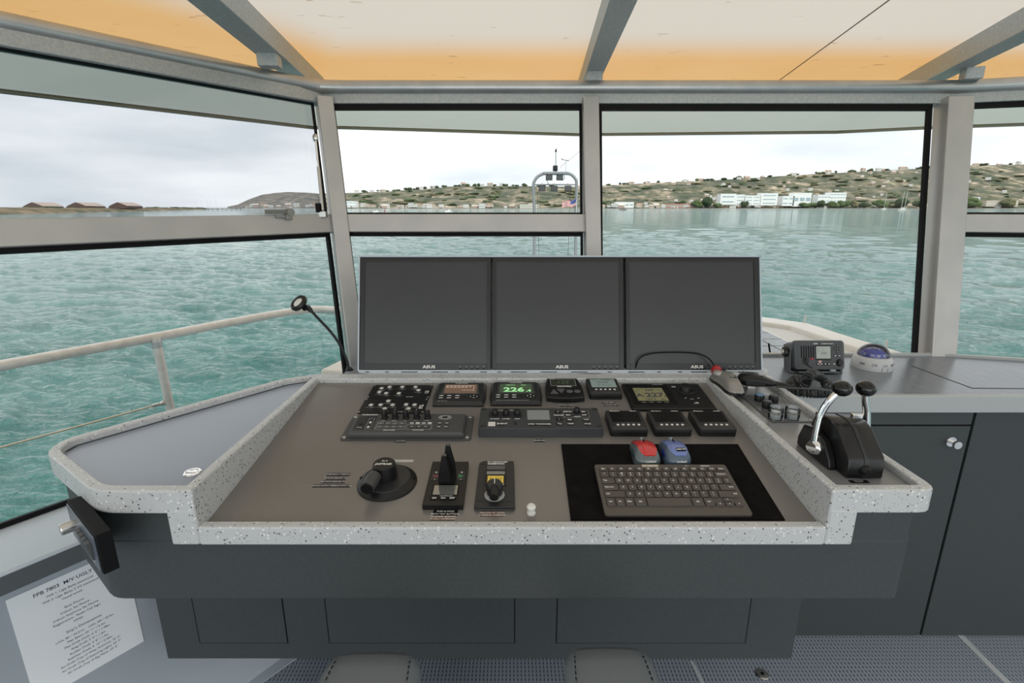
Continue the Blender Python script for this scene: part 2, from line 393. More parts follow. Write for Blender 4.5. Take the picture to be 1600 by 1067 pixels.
# slopes of the corner post: f for front uses x that follows the post
hl = .03
window(1, rowL, .045, 2.5, 1.466, 1.885, LN, TINT, gas=.003, gt=.004)
window(2, rowL, .045, 2.5, .735, 1.398, LN, GLASS, gas=.012)
fx = lambda z: XL(z)+.032
window(3, rowF, fx(1.885), .273, 1.466, 1.885, FIN, GLASS, sl0=fx(1.466)-fx(1.885), sl1=.008, gas=.009, gt=.020)
window(4, rowF, fx(1.398), .283, .905, 1.398, FIN, GLASS, sl0=fx(.905)-fx(1.398), sl1=.008, gas=.009)
window(5, rowF, .335, 1.645, .905, 1.885, FIN, GLASS, sl0=.02, gas=.016, gt=.022)
window(6, rowR, .045, 1.5, 1.466, 1.885, FIN, GLASS, gas=.010, gt=.018)
window(7, rowR, .045, 1.5, .905, 1.398, FIN, GLASS, gas=.012)

# roof: ceiling liner cream inside, blending to tan over the overhang
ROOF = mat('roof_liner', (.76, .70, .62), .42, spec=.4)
N, L = ROOF.node_tree.nodes, ROOF.node_tree.links; b = N['Principled BSDF']
t = N.new('ShaderNodeTexCoord'); sx = N.new('ShaderNodeSeparateXYZ'); L.new(t.outputs['Object'], sx.inputs[0])
def MN(op, a, bb=None): return mnode(op, a, bb, N, L)
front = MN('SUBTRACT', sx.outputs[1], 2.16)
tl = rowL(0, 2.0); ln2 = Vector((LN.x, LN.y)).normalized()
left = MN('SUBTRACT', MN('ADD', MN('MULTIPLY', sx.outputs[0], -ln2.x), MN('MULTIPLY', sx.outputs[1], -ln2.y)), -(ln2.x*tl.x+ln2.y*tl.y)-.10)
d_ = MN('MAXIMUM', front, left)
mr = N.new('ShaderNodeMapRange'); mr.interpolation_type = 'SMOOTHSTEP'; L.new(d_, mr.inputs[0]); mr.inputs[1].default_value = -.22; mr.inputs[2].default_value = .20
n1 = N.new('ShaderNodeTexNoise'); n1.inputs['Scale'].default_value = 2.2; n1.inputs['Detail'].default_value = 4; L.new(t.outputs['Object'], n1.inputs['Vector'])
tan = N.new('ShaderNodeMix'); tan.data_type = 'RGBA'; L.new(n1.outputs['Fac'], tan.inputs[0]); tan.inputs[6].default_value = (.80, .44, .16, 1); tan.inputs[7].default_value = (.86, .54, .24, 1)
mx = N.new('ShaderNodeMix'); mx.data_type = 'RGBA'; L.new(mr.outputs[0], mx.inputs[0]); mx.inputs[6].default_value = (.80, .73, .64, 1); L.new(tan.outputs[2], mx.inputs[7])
n2 = N.new('ShaderNodeTexNoise'); n2.inputs['Scale'].default_value = 9; n2.inputs['Detail'].default_value = 5
mpp = N.new('ShaderNodeMapping'); mpp.inputs['Scale'].default_value = (1, 2.4, 1); mpp.inputs['Rotation'].default_value = (0, 0, .5); L.new(t.outputs['Object'], mpp.inputs[0]); L.new(mpp.outputs[0], n2.inputs['Vector'])
r2 = N.new('ShaderNodeValToRGB'); r2.color_ramp.elements[0].position = .67; r2.color_ramp.elements[0].color = (1, 1, 1, 1); r2.color_ramp.elements[1].position = .76; r2.color_ramp.elements[1].color = (.55, .42, .32, 1)
L.new(n2.outputs['Fac'], r2.inputs[0])
mm = N.new('ShaderNodeMix'); mm.data_type = 'RGBA'; mm.blend_type = 'MULTIPLY'; mm.inputs[0].default_value = .8; L.new(mx.outputs[2], mm.inputs[6]); L.new(r2.outputs[0], mm.inputs[7])
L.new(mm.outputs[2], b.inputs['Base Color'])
def translucent(m, colsock, col, fac):
    N, L = m.node_tree.nodes, m.node_tree.links; b = N['Principled BSDF']; tl_ = N.new('ShaderNodeBsdfTranslucent'); ms = N.new('ShaderNodeMixShader'); ms.inputs[0].default_value = fac
    if colsock: L.new(colsock, tl_.inputs[0])
    else: tl_.inputs[0].default_value = (*col, 1)
    L.new(b.outputs[0], ms.inputs[1]); L.new(tl_.outputs[0], ms.inputs[2]); L.new(ms.outputs[0], N['Material Output'].inputs[0])
translucent(ROOF, mm.outputs[2], None, .48)
ZC = 2.08
fas = [atz(-260, 70, 1.91), atz(0, 143, 1.91), atz(490, 200, 1.91), Vector((-.93, 2.98, 1.91)), atz(905, 211, 1.91), atz(1310, 207, 1.91), atz(1455, 200, 1.91), atz(1600, 195, 1.91), atz(1750, 180, 1.91)]
fas = [Vector((-3.2, -1.3, 1.91))] + fas + [Vector((3.9, -1.3, 1.91))]
# roof plate follows the fascia outline
pl = [(p.x, p.y) for p in fas][::-1]
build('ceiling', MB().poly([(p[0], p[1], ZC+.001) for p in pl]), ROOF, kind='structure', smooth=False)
FASC = mat('fascia_paint', (.60, .66, .61), .5)
translucent(FASC, None, (.82, .90, .86), .62)
mb = MB()
for a_, b_ in zip(fas, fas[1:]): mb.poly([(a_.x, a_.y, 1.915), (b_.x, b_.y, 1.915), (b_.x, b_.y, ZC), (a_.x, a_.y, ZC)])
build('trim_12', mb, FASC, kind='structure', smooth=False)
mb = MB(); mb.sweep([(p.x, p.y) for p in fas], .028, 1.908, 1.922, side=1)
build('trim_13', mb, mat('fascia_edge', (.22, .27, .25), .6), kind='structure')
# ceiling panel seam
a, b_ = atz(1402, -10, ZC), atz(1208, 132, ZC); d = (b_-a).normalized(); q = Vector((d.y, -d.x, 0))*.0022; z = Vector((0, 0, -.0012)); a -= d*.5
build('ceiling_seam', MB().hexa([a-q+z, a+q+z, b_+q+z, b_-q+z], [a-q, a+q, b_+q, b_-q]), mat('seam_dark', (.16, .12, .08), .8), bpy.data.objects['ceiling'])
# roof beams
def beam(n, p0, p1, wid, zlo=2.005, stand=None):
    d = Vector((p1[0]-p0[0], p1[1]-p0[1], 0)).normalized(); q = Vector((d.y, -d.x, 0))
    mb = MB(); mb.beam((p0[0], p0[1], (zlo+ZC)/2), (p1[0], p1[1], (zlo+ZC)/2), q*wid, Vector((0, 0, ZC-zlo-.0005)))
    o = build('trim_%d' % n, mb, WELD, bev=.004, kind='structure')
    if stand is not None:
        s = Vector((stand[0], stand[1], 0)); mb = MB(); mb.beam(s+Vector((0, 0, 1.965)), s+Vector((0, 0, zlo+.003)), q*(wid*.8), d*.055)
        build('standoff', mb, WELD, o, bev=.004)
m0, m1 = atz(975, 0, 2.005), atz(930, 112, 2.005)
dm = (m1-m0); beam(14, (m0-dm*3.5)[:2], (m1+dm*.9)[:2], .072, stand=atz(929, 122, 1.985)[:2])
m0, m1 = atz(317, 0, 2.005), atz(415, 82, 2.005); dm = (m1-m0); beam(15, (m0-dm*4.5)[:2], (m1+dm*1.5)[:2], .085, stand=(atz(425, 98, 1.985)+Vector((.0, -.02, 0)))[:2])
m0, m1 = atz(1600, 58, 2.005), atz(1500, 107, 2.005); dm = (m1-m0); beam(16, (m0-dm*5)[:2], (m1+dm*1.6)[:2], .075, stand=atz(1518, 116, 1.985)[:2])

# ================================================================== HELM CONSOLE
con = thing('helm_console', 'dark grey helm console with speckled white rim, sloping dash and side wings', 'console', (0, 0, 0))
RZ = 1.0
outl = roundpath([(-.589, .832), (-.765, .832), (-.985, .985), (-1.0, 1.045), (-.690, 1.462), (-.600, 1.506)], .035)
outr = roundpath([(.589, .834), (.782, .834), (.778, 1.30), (.778, 1.50)], .03)
rim = MB()
rim.sweep(outl, .021, .951, RZ, side=-1)
rim.sweep(outr, .021, .951, RZ, side=1)
rim.sweep([(-.60, 1.506), (.79, 1.506)], .045, .951, RZ, side=-1)
# solid wing slabs under the panels
def wingslab(o): return [(p[0], p[1]) for p in o]
# stepped front corners + inner rails reaching down beside the dash
for sgn in (-1, 1):
    xs = sorted((sgn*.585, sgn*.605))
    rim.box(xs[0], xs[1], .8325, 1.478, .885, RZ+.0004)
    xo = sorted((sgn*.5862, sgn*.638)); rim.box(xo[0], xo[1], .8315, .856, .885, .960)
rim.box(-.586, .586, .8312, .853, .8848, .9235)
build('rim', rim, TERR, con, bev=.0045, seg=3)
# dash panel on its slope
DY0, DZ0, DS = .853, .9140, .1178
DTH = math.atan(DS); DN = Vector((0, -math.sin(DTH), math.cos(DTH))); DP = Vector((0, DY0, DZ0)); DV = Vector((0, math.cos(DTH), math.sin(DTH)))
def D(x, y, h=0):       # measured point to dash coordinates (u, v) at height h over the dash
    p = onp(x, y, DP+DN*h, DN) - DP; return p.x, p.dot(DV)
vback = (1.462-DY0)/math.cos(DTH)
dash = build('dash_panel', MB().box(-.5845, .5845, 0, vback, -.014, 0), DASH, con, loc=DP, rot=(DTH, 0, 0), smooth=False)
build('rear_cove', MB().prism([(-.5845, vback+.001), (.5845, vback+.001), (.5845, vback+.043), (-.5845, vback+.043)], -.012, .003), DASH, con, loc=DP, rot=(DTH, 0, 0), smooth=False)
# wing panels
wl = [(-.603, .851), (-.757, .851), (-.966, .997), (-.978, 1.043), (-.676, 1.447), (-.608, 1.485)]
build('wing_panel', MB().prism(wl[::-1], .972, .986), WINGM, con, smooth=False, label='blue-grey triangular panel of the left wing')
g = MB(); g.sweep([(-.966, 1.012), (-.966, 1.042), (-.668, 1.440), (-.612, 1.472)], .004, .986, .9866); build('panel_groove', g, BLK, con)
build('wing_panel', MB().box(.604, .758, .855, 1.46, .972, .986), mat('steel_panel', (.30, .31, .32), .30, .35, spec=.6), con, smooth=False, label='grey panel of the narrow right wing')
# body
body = roundpath([(-.30, .846), (-.785, .846), (-.962, .985), (-.975, 1.04), (-.670, 1.45), (-.60, 1.49), (.765, 1.49), (.765, .846), (-.299, .846)], .022, 3)
build('body', MB().prism(body[:-1][::-1], .752, .885), DARK, con, bev=.003)
bl = roundpath([(-.61, .847), (-.785, .847), (-.962, .985), (-.975, 1.04), (-.670, 1.45), (-.61, 1.48)], .022, 3)
build('wing_body', MB().prism(bl[::-1], .884, .951), DARK, con)
br = roundpath([(.61, 1.488), (.764, 1.488), (.764, .847), (.61, .847)], .022, 3)
build('wing_body', MB().prism(br[::-1], .884, .951), DARK, con)
# pedestal below with flush doors
py = 1.10
PB = aty(262, 1029, py); PR = aty(1237, 1030, py)
ped = build('pedestal', MB().prism([(PB.x, py), (PR.x, py), (PR.x, 1.48), (-.70, 1.48), (PB.x, 1.24)], PB.z, .752), DARK, con, bev=.003)
for (x0, x1) in ((305, 450), (507, 804), (861, 1164)):
    p0, p1 = aty(x0, 1004, py), aty(x1+2, 1004, py)
    xa = aty(x0+8, 1004, py).x; xb = aty(x1, 1004, py).x
    build('access_panel', MB().box(xa+.0015, xb-.0015, py-.0015, py-.0001, p0.z+.0015, .748), DARK, ped, smooth=False)
    gg = MB()
    for (u0, u1, w0, w1) in ((xa-.0015, xa+.0015, p0.z, .75), (xb-.0015, xb+.0015, p0.z, .75), (xa, xb, p0.z-.001, p0.z+.001)): gg.box(u0, u1, py-.0006, py-.0001, w0, w1)
    build('panel_gap', gg, BLK, ped, smooth=False)
build('plinth', MB().box(-.55, .6, 1.452, 1.478, 0, PB.z+.01), DARK, con)
# chrome latch on the left wing panel
p = atz(301, 738, .987)
lt_ = thing('flush_pull', 'oval chrome flush pull ring set in the left wing panel', 'latch', p)
build('bezel', MB().lathe([(.0165, -.001), (.0165, .001), (.0145, .003), (.0125, .003), (.011, .001), (.001, .001)], 28), CHR, lt_)
build('ring', MB().box(-.011, .011, -.003, .003, .001, .0035), CHR, lt_, bev=.001)
# white pull knob on the dash near the front rim
def dthing(name, label, cat, px, py_, group=None, h=0):
    u, v = D(px, py_, h); o = thing(name, label, cat, DP+Vector((u, 0, 0))+DV*v+DN*h, (DTH, 0, 0), group); o['_u'] = u; o['_v'] = v; return o
def rel(o, x, y, h=0):
    u, v = D(x, y, h); return u-o['_u'], v-o['_v']
k = dthing('pull_knob', 'small white double-flanged pull knob near the front rim of the dash', 'knob', 830, 802)
build('stem', MB().lathe([(.0085, 0), (.0085, .004), (.004, .007), (.004, .012), (.001, .012)], 18), WPL, k)
build('cap', MB().lathe([(.004, .011), (.0088, .014), (.0088, .018), (.006, .021), (.001, .0215)], 18), WPL, k)

# ================================================================== DASH DEVICES (dash coordinates u, v in metres)
def dat(name, label, cat, u, v, group=None):
    return thing(name, label, cat, DP+Vector((u, 0, 0))+DV*v+DN*.0002, (DTH, 0, 0), group)
def tape(s, x, y, wpx, size, label, dark=True, col=None, tm=None, hgt=None, rows=1):
    u, v = D(x, y); o = dat('label_tape', label, 'label', u, v)
    h = hgt or size*1.5*rows
    wid = wpx
    build('tape', MB().box(-wid/2, wid/2, -h/2, h/2, 0, .0006), col or BLK, o, smooth=False)
    lines = s.split('\n')
    for i, l in enumerate(lines):
        text(l, size, tm or WHT, o, (0, h/2-(i+.5)*h/len(lines), .0007), sx=.98)
    return o
BRT = mat('brown_tape', (.16, .09, .06), .5); CLT = mat('clear_tape', (.42, .44, .43), .35)
# --- sonar control unit
o = dat('sonar_control_unit', 'charcoal sonar control unit with five tall knobs on a screwed-down plate', 'control unit', -.260, .350)
pw, ph = .160, .0585
build('mounting_plate', MB().prism(rrect(-pw, pw, -ph, ph, .008), 0, .003), PLG, o, bev=.0008)
for sx_ in (-1, 1):
    for sy_ in (-1, 1):
        sc = build('screw', MB().lathe([(.0052, .003), (.005, .0055), (.0035, .0068), (.001, .0068)], 14), STL, o, loc=(sx_*(pw-.010), sy_*(ph-.010), 0))
bd = MB().prism(rrect(-.1425, .1425, -.051, .047, .004), .003, .010); bd.prism(rrect(-.1425, .1425, -.051, .047, .004), .0105, .018, inset=.0045)
build('housing', bd, PLG, o, bev=.001)
build('power_panel', MB().prism(rrect(-.133, -.086, -.036, .030, .003), .018, .0184), PLD, o)
text('FURUNO', .0075, WHT, o, (-.108, .0375, .0184), sx=1.35, bold=.02)
text('POWER', .0035, WHT, o, (-.119, -.026, .0186))
build('button', MB().lathe([(.0055, .018), (.0055, .0195), (.001, .0195)], 16), PLB, o, loc=(-.119, -.008, 0))
build('indicator', MB().box(-.0022, .0022, -.004, .004, .018, .019), WHT, o, loc=(-.097, -.002, 0)); build('indicator', MB().box(-.0022, .0022, -.004, .004, .018, .019), WHT, o, loc=(-.097, -.024, 0))
ln = MB()
def outline(mb, x0, x1, y0, y1, z, t=.0006):
    mb.box(x0, x1, y0, y0+t, z, z+.0002).box(x0, x1, y1-t, y1, z, z+.0002).box(x0, x0+t, y0, y1, z, z+.0002).box(x1-t, x1, y0, y1, z, z+.0002)
outline(ln, -.104, -.090, -.034, .018, .0185); outline(ln, -.079, -.006, -.034, .003, .018); outline(ln, -.002, .060, -.034, -.012, .018)
build('printed_lines', ln, GRYP, o, smooth=False)
for r_ in range(2):
    for c_ in range(4):
        build('button', MB().prism(rrect(-.007, .007, -.005, .005, .0015), .018, .0192), PLD, o, loc=(-.069+c_*.0175, -.008-r_*.016, 0))
        bb = MB(); outline(bb, -.0065, .0065, -.0045, .0045, .0192, .0007); bb.box(-.003, .003, -.001, .001, .0192, .0194); build('button_print', bb, GRYP, o, loc=(-.069+c_*.0175, -.008-r_*.016, 0), smooth=False)
for c_ in range(4):
    build('button', MB().prism(rrect(-.0055, .0055, -.0032, .0032, .003), .018, .0192), WPL if c_ % 2 else GRYP, o, loc=(.008+c_*.015, -.005, 0))
    if c_ < 3: build('button', MB().prism(rrect(-.0065, .0065, -.004, .004, .001), .018, .0195), PLD, o, loc=(.012+c_*.017, -.024, 0)); build('button_print', MB().box(-.004, .004, -.0015, .0015, .0195, .0197), GRYP, o, loc=(.012+c_*.017, -.024, 0))
for c_, r_ in ((.078, -.006), (.096, -.006), (.078, -.024), (.096, -.024)):
    build('button', MB().prism(rrect(-.006, .006, -.0035, .0035, .0033), .018, .0193), PLD, o, loc=(c_, r_, 0)); build('button_print', MB().box(-.004, .004, -.001, .001, .0193, .0195), WHT, o, loc=(c_, r_, 0))
text('DISPLAY MODE', .0042, WHT, o, (-.042, -.038, .0182), bold=.02); text('CUSTOM BARS', .0042, WHT, o, (.029, -.038, .0182), bold=.02)
ring = MB().rings([[(r*math.cos(2*PI*k/24), r*.62*math.sin(2*PI*k/24), zz) for k in range(24)] for r, zz in ((.0165, .018), (.0165, .0186), (.015, .0186), (.015, .018))], cap=False)
build('trackball_ring', ring, GRYP, o, loc=(.088, .024, 0)); build('trackball', MB().ball((0, 0, .018), .005, sc=(1, .8, .6)), PLB, o, loc=(.088, .024, 0))
tk = MB()
for k_ in range(8):
    a_ = k_*PI/4; tk.box(.011*math.cos(a_)-.001, .011*math.cos(a_)+.001, .0068*math.sin(a_)-.001, .0068*math.sin(a_)+.001, .018, .0187)
build('trackball_marks', tk, WHT, o, loc=(.088, .024, 0), smooth=False)
def knob(parent, x, y, z, r=.0075, h=.022, m=None, base=1.25, nm='knob'):
    k = build(nm, MB().lathe([(r*base, 0), (r*base, .003), (r*1.02, .005), (r*.9, h-.0015), (r*.8, h), (.0008, h)], 20), m or PLB, parent, loc=(x, y, z)); return k
for i_, s_ in enumerate(('GAIN', 'RANGE', 'TILT', 'TRAIN', 'CURSOR')):
    x_ = -.067+.0275*i_; kk = knob(o, x_, .022, .018); build('pointer', MB().box(-.0006, .0006, 0, .0065, .0221, .0224), GRYP, kk, smooth=False)
    text(s_, .0035, WHT, o, (x_, .0085, .0182))
tape('SONAR', 626, 689, .026, .007, 'small black label tape lettered SONAR under the knobbed control unit')
# --- two jack plates
def jackplate(lb, u, v, pts, side, foot):
    o = dat('button_plate', lb, 'switch panel', u, v)
    build('plate', MB().box(-.0885, .0885, -.0415, .0415, 0, .003), PLB, o, bev=.0006)
    for sx_ in (-1, 1):
        for sy_ in (-1, 1): build('screw', MB().lathe([(.003, .003), (.0028, .0045), (.001, .005)], 10), STL, o, loc=(sx_*.0845, sy_*.0375, 0))
    lnm = MB(); prev = None
    for (x, y) in pts:
        a_, b_ = D(x, y, .004); a_ -= u; b_ -= v
        jk = build('push_button', MB().lathe([(.0068, .003), (.0068, .0058), (.0060, .0068), (.0050, .0068), (.0048, .0052), (.0008, .0052)], 18), CHR, o, loc=(a_, b_, 0))
        build('button_cap', MB().lathe([(.0046, .0050), (.0042, .0068), (.001, .0072)], 14), WPL, jk)
        lnm.box(a_-.012, a_+.012, b_-.0104, b_-.0100, .003, .0032)
        lnm.box(a_-.007, a_+.007, b_+.0098, b_+.0108, .003, .0032)
    build('printed_lines', lnm, GRYP, o, smooth=False)
    text(side, .014, WHT, o, (.0765, -.006, .0031), rot=(0, 0, PI/2), bold=.03)
    text(foot, .0045, WHT, o, (.032, -.035, .0031))
    return o
c4 = lambda L_: [(520+x*.15, 590+y*.15) for x, y in L_]
jackplate('black button plate nearest the monitors, eight round push buttons in two rows', -.3225, .551, c4([(510,110),(593,97),(725,97),(863,97),(893,130),(487,150),(557,162),(690,163)]), '1.2', 'BLUE BAT')
jackplate('black button plate directly behind the tall-knobbed sonar control unit', -.3245, .465, c4([(580,243),(400,285),(500,283),(625,283),(765,280),(853,283),(543,322),(790,322)]), 'FCL', 'COMPASS SAFE')
# --- twin multifunction displays
def display(lb, u, v, kind):
    o = dat('instrument_display', lb, 'display', u, v)
    bd = MB()
    sh = lambda s, t: [(-.070*s, -.062*s+t), (.070*s, -.062*s+t), (.0745*s, -.02*s+t), (.0725*s, .060*s+t), (.066*s, .067*s+t), (-.066*s, .067*s+t), (-.0725*s, .060*s+t), (-.0745*s, -.02*s+t)]
    bd.rings([[(x, y, 0) for x, y in sh(1, 0)], [(x, y, .006) for x, y in sh(1, 0)], [(x, y, .013) for x, y in sh(.90, .002)]])
    build('housing', bd, PLD, o, bev=.0012)
    build('screen_frame', MB().prism([(-.054, -.010), (.054, -.010), (.050, .052), (-.050, .052)], .0128, .0138), PLG, o, bev=.0006)
    lit = kind == 2
    if lit:
        sm = mat('dim_green_screen', (.045, .06, .04), .25, emit=(.10, .16, .08), es=.25)
        em = mat('green_digits', (.2, .5, .2), .4, emit=(.42, .80, .40), es=.5)
        build('screen', MB().box(-.046, .046, -.006, .048, .0138, .0142), sm, o, smooth=False)
        text('226', .036, em, o, (-.006, .010, .0144), bold=.03, sx=1.1); text('.4', .02, em, o, (.036, .0045, .0144), bold=.03)
        text('HEADING          TRUE', .006, em, o, (0, .040, .0144), sx=1)
        text('SATELLITE COMPASS DISPLAY SC-702', .0055, GRYP, o, (-.010, -.0515, .0132))
    else:
        sm = mat('brown_screen', (.09, .055, .04), .28, emit=(.30, .19, .13), es=.28)
        lm = mat('brown_lines', (.5, .38, .3), .5, emit=(.7, .55, .45), es=.4)
        build('screen', MB().box(-.046, .046, -.006, .048, .0138, .0142), sm, o, smooth=False)
        lb_ = MB(); lb_.box(-.044, .038, .040, .0412, .0142, .0144).box(.037, .038, .006, .040, .0142, .0144).box(.005, .038, .012, .013, .0142, .0144).box(-.044, .020, .028, .0288, .0142, .0144)
        for q_ in range(7): lb_.box(-.042+.011*q_, -.036+.011*q_, .033, .036, .0142, .0144)
        build('screen_lines', lb_, lm, o, smooth=False)
        text('AIS  FA-170', .0055, GRYP, o, (-.044, -.0515, .0132))
    text('FURUNO', .007, WHT, o, (0, .0585, .0134), sx=1.3, bold=.01)
    for i_ in range(3):
        for j_ in range(2):
            build('button', MB().prism(rrect(-.0075, .0075, -.0035, .0035, .003), .0128, .0146), PLG if j_ == 0 else PLD, o, loc=(-.050+i_*.0225, -.022-j_*.0135, 0), bev=.0005)
            build('button_print', MB().box(-.0055, .0055, -.0016, .0016, .0146, .0148), WHT, o, loc=(-.050+i_*.0225, -.022-j_*.0135, 0), smooth=False)
    build('indicator', MB().lathe([(.003, .013), (.003, .0138), (.001, .0138)], 10), PLB, o, loc=(.014, -.028, 0))
    pad = build('arrow_pad', MB().rings([[(.0165*math.cos(2*PI*k/24)*s, .0125*math.sin(2*PI*k/24)*s, zz) for k in range(24)] for s, zz in ((1, .0128), (1, .0138), (.8, .0150))]), PLB, o, loc=(.041, -.028, 0))
    am = MB()
    for a_ in range(4):
        c_, s_ = math.cos(a_*PI/2), math.sin(a_*PI/2); q_ = [(.011, 0), (.0075, .003), (.0075, -.003)]
        am.prism([(x*c_-y*s_, (x*s_+y*c_)*.8) for x, y in q_], .0150, .0153)
    build('arrows', am, WHT, pad, smooth=False)
    return o
display('curved charcoal display with a dim brown menu screen, beside the button plates', -.148, .524, 1)
display('curved charcoal display showing green digits 226.4', .0112, .528, 2)
# --- radar control unit
o = dat('radar_control_unit', 'long black radar control unit with a grey screen in the middle of the dash', 'control unit', .0712, .3595)
bd = MB(); bd.rings([[(x, y, 0) for x, y in rrect(-.154, .154, -.052, .052, .004)], [(x, y, .0245) for x, y in rrect(-.1535, .1535, -.0495, .052, .004)]])
build('housing', bd, mat('slate_plastic', (.040, .045, .050), .42), o, bev=.0012)
build('screen', MB().box(-.032, .025, -.008, .040, .0245, .0252), mat('grey_lcd', (.27, .29, .30), .3), o, smooth=False)
kp = build('knob_panel', MB().prism(rrect(-.131, -.045, .0, .034, .004), .0245, .0249), PLD, o)
for i_, s_ in enumerate(('A/C RAIN', 'A/C SEA', 'GAIN')):
    knob(o, -.115+.0285*i_, .018, .0247, .0085, .014, base=1.05); text(s_, .0055, WHT, o, (-.115+.0285*i_, -.004, .0248), bold=.02)
text('HL OFF    CLUTTER', .0045, WHT, o, (-.088, .039, .0248))
knob(o, .096, .028, .0247, .008, .014, base=1.05); text('ADJUST', .005, WHT, o, (.096, .0075, .0248), bold=.02)
def keyb(o, x, y, w_, h_, m=PLD, z=.0245, pr=None, pm=None, r=.0015):
    b_ = build('button', MB().prism(rrect(-w_, w_, -h_, h_, r), z, z+.0014), m, o, loc=(x, y, 0), bev=.0004)
    if pr: text(pr, h_*1.35, pm or WHT, b_, (0, 0, z+.0015), bold=.02)
    else: build('button_print', MB().box(-w_*.65, w_*.65, -h_*.35, h_*.35, z+.0014, z+.0016), pm or WHT, b_, smooth=False)
keyb(o, -.1215, -.030, .009, .0095, WPL, pr=' '); keyb(o, -.0955, -.030, .0095, .0065, PLB, pr='EVENT')
vm = MB()
for q_ in range(3): vm.box(-.004, .004, -.0075+q_*.006, -.0055+q_*.006, .0245, .0249)
build('speaker_slots', vm, BLK, o, loc=(-.063, -.027, 0), smooth=False)
keyb(o, -.0165, -.032, .013, .0055, PLB, pr='STBY TX'); keyb(o, .0125, -.032, .013, .0055, PLB, pr='POWER')
for x_, y_, s_ in ((.048, .030, '+'), (.048, .012, 'RANGE'), (.048, -.008, '-'), (.048, -.030, 'TLL'), (.073, .030, 'MENU'), (.073, .013, 'ESC'), (.0745, -.010, 'EBL'), (.0745, -.030, 'VRM'), (.114, .030, 'EBL'), (.114, .013, 'OFF'), (.116, -.010, 'TGT'), (.1165, -.030, 'ACQ')):
    keyb(o, x_, y_, .0085, .0055, PLB, pr=s_)
ln = MB(); outline(ln, .062, .127, .004, .038, .0246, .0005); build('printed_lines', ln, GRYP, o, smooth=False)
for x_, y_ in ((-.145, .046), (.145, .046), (-.1435, -.040), (.1435, -.040)):
    build('screw_cover', MB().lathe([(.0068, .0244), (.0066, .0252), (.001, .0252)], 16), PLD, o, loc=(x_, y_, 0))
tape('RADAR', 843, 688, .024, .008, 'black label tape lettered RADAR in front of the long control unit')
tape('RODE/CHAIN COUNTER', 885, 637, .044, .0045, 'tiny black label tape touching the back edge of the long control unit')
tape('WINDLASS', 884, 633, .034, .0075, 'black label tape lettered WINDLASS below the gauge with arrow keys')
# --- windlass counter
o = dat('windlass_counter', 'black windlass chain counter with two triangle and two round keys', 'gauge', .150, .551)
sh = [(-.053, -.058), (-.03, -.064), (0, -.066), (.03, -.064), (.053, -.058), (.054, .01), (.046, .058), (.040, .062), (-.040, .062), (-.046, .058), (-.054, .01)]
build('housing', MB().rings([[(x, y, 0) for x, y in sh], [(x, y, .013) for x, y in sh], [(x*.94, y*.95, .016) for x, y in sh]]), PLB, o, bev=.001)
build('screen', MB().box(-.034, .034, .012, .050, .016, .0165), mat('dark_lcd', (.035, .045, .03), .25), o, smooth=False)
ln = MB(); outline(ln, -.037, .037, .009, .053, .0161, .001); build('screen_outline', ln, GRYP, o, smooth=False)
text('122', .025, mat('dim_digits', (.09, .11, .08), .5), o, (0, .031, .0166), bold=.02)
text('MAXWELL', .0085, WHT, o, (.002, .0045, .0162), bold=.04, sx=1.05); text('AA560', .005, WHT, o, (-.030, .0555, .0162))
KEYG = mat('key_grey', (.10, .10, .11), .5)
build('up_key', MB().prism([(-.042, -.042), (-.019, -.042), (-.0305, -.012)], .016, .0172), KEYG, o, bev=.0004); build('down_key', MB().prism([(-.010, -.040), (.002, -.012), (-.022, -.012)], .016, .0172), KEYG, o, bev=.0004)
for x_ in (.014, .036): build('round_key', MB().lathe([(.0095, .016), (.0095, .0168), (.0085, .0173), (.001, .0173)], 20), KEYG, o, loc=(x_, -.026, 0))
# --- small square displays
def square_display(lb, u, v, lit, grp=None):
    o = dat('square_display', lb, 'display', u, v, grp)
    build('base', MB().prism(rrect(-.046, .046, -.047, .047, .006), 0, .013), PLB, o, bev=.001)
    bd = MB().rings([[(x, y, .0125) for x, y in rrect(-.0462, .0462, -.048, .048, .006)], [(x, y, .020) for x, y in rrect(-.0455, .0455, -.0475, .0475, .006)], [(x, y, .0225) for x, y in rrect(-.041, .041, -.042, .043, .004)]])
    build('bezel', bd, PLD, o, bev=.0006)
    m_ = mat('teal_lcd', (.32, .42, .42), .3) if lit else mat('black_lcd', (.008, .008, .008), .15)
    build('screen', MB().box(-.036, .036, -.014, .038, .0225, .0230), m_, o, smooth=False)
    for q_ in range(5):
        build('round_button', MB().lathe([(.0035, .0222), (.0033, .0238), (.001, .0240)], 12), WPL, o, loc=(-.026+q_*.013, -.0285, 0))
    text('Maretron', .0065, WHT, o, (-.022, .0405, .0226), bold=.02) if not lit else None
    if not lit: text('DSM250', .005, WHT, o, (.026, .0405, .0226), bold=.01)
    else:
        text('NAIAD', .011, INK, o, (0, .016, .0231)); text('STABILIZER', .0052, INK, o, (.010, .033, .0231)); text('STBY  SEA  AUTO', .005, INK, o, (0, 0, .0231))
        lm_ = MB().box(-.030, .034, .028, .0286, .0230, .0232); build('screen_lines', lm_, INK, o, smooth=False)
    return o
square_display('small square display with a lit pale teal screen, right of the windlass gauge', .265, .552, True)
square_display('square black-screened display beside the end of the long radar unit, leftmost of three', .2895, .3585, False)
square_display('square black-screened display between its two twins, behind the red and blue mice', .398, .3585, False)
square_display('square black-screened display nearest the right rim of the dash', .508, .3585, False)
tape('STABILIZERS', 951, 629, .034, .0055, 'upper of two black label tapes in front of the teal-screened display')
tape('FINS ARE AT REST', 955, 633, .038, .0042, 'lower of two black label tapes in front of the teal-screened display')
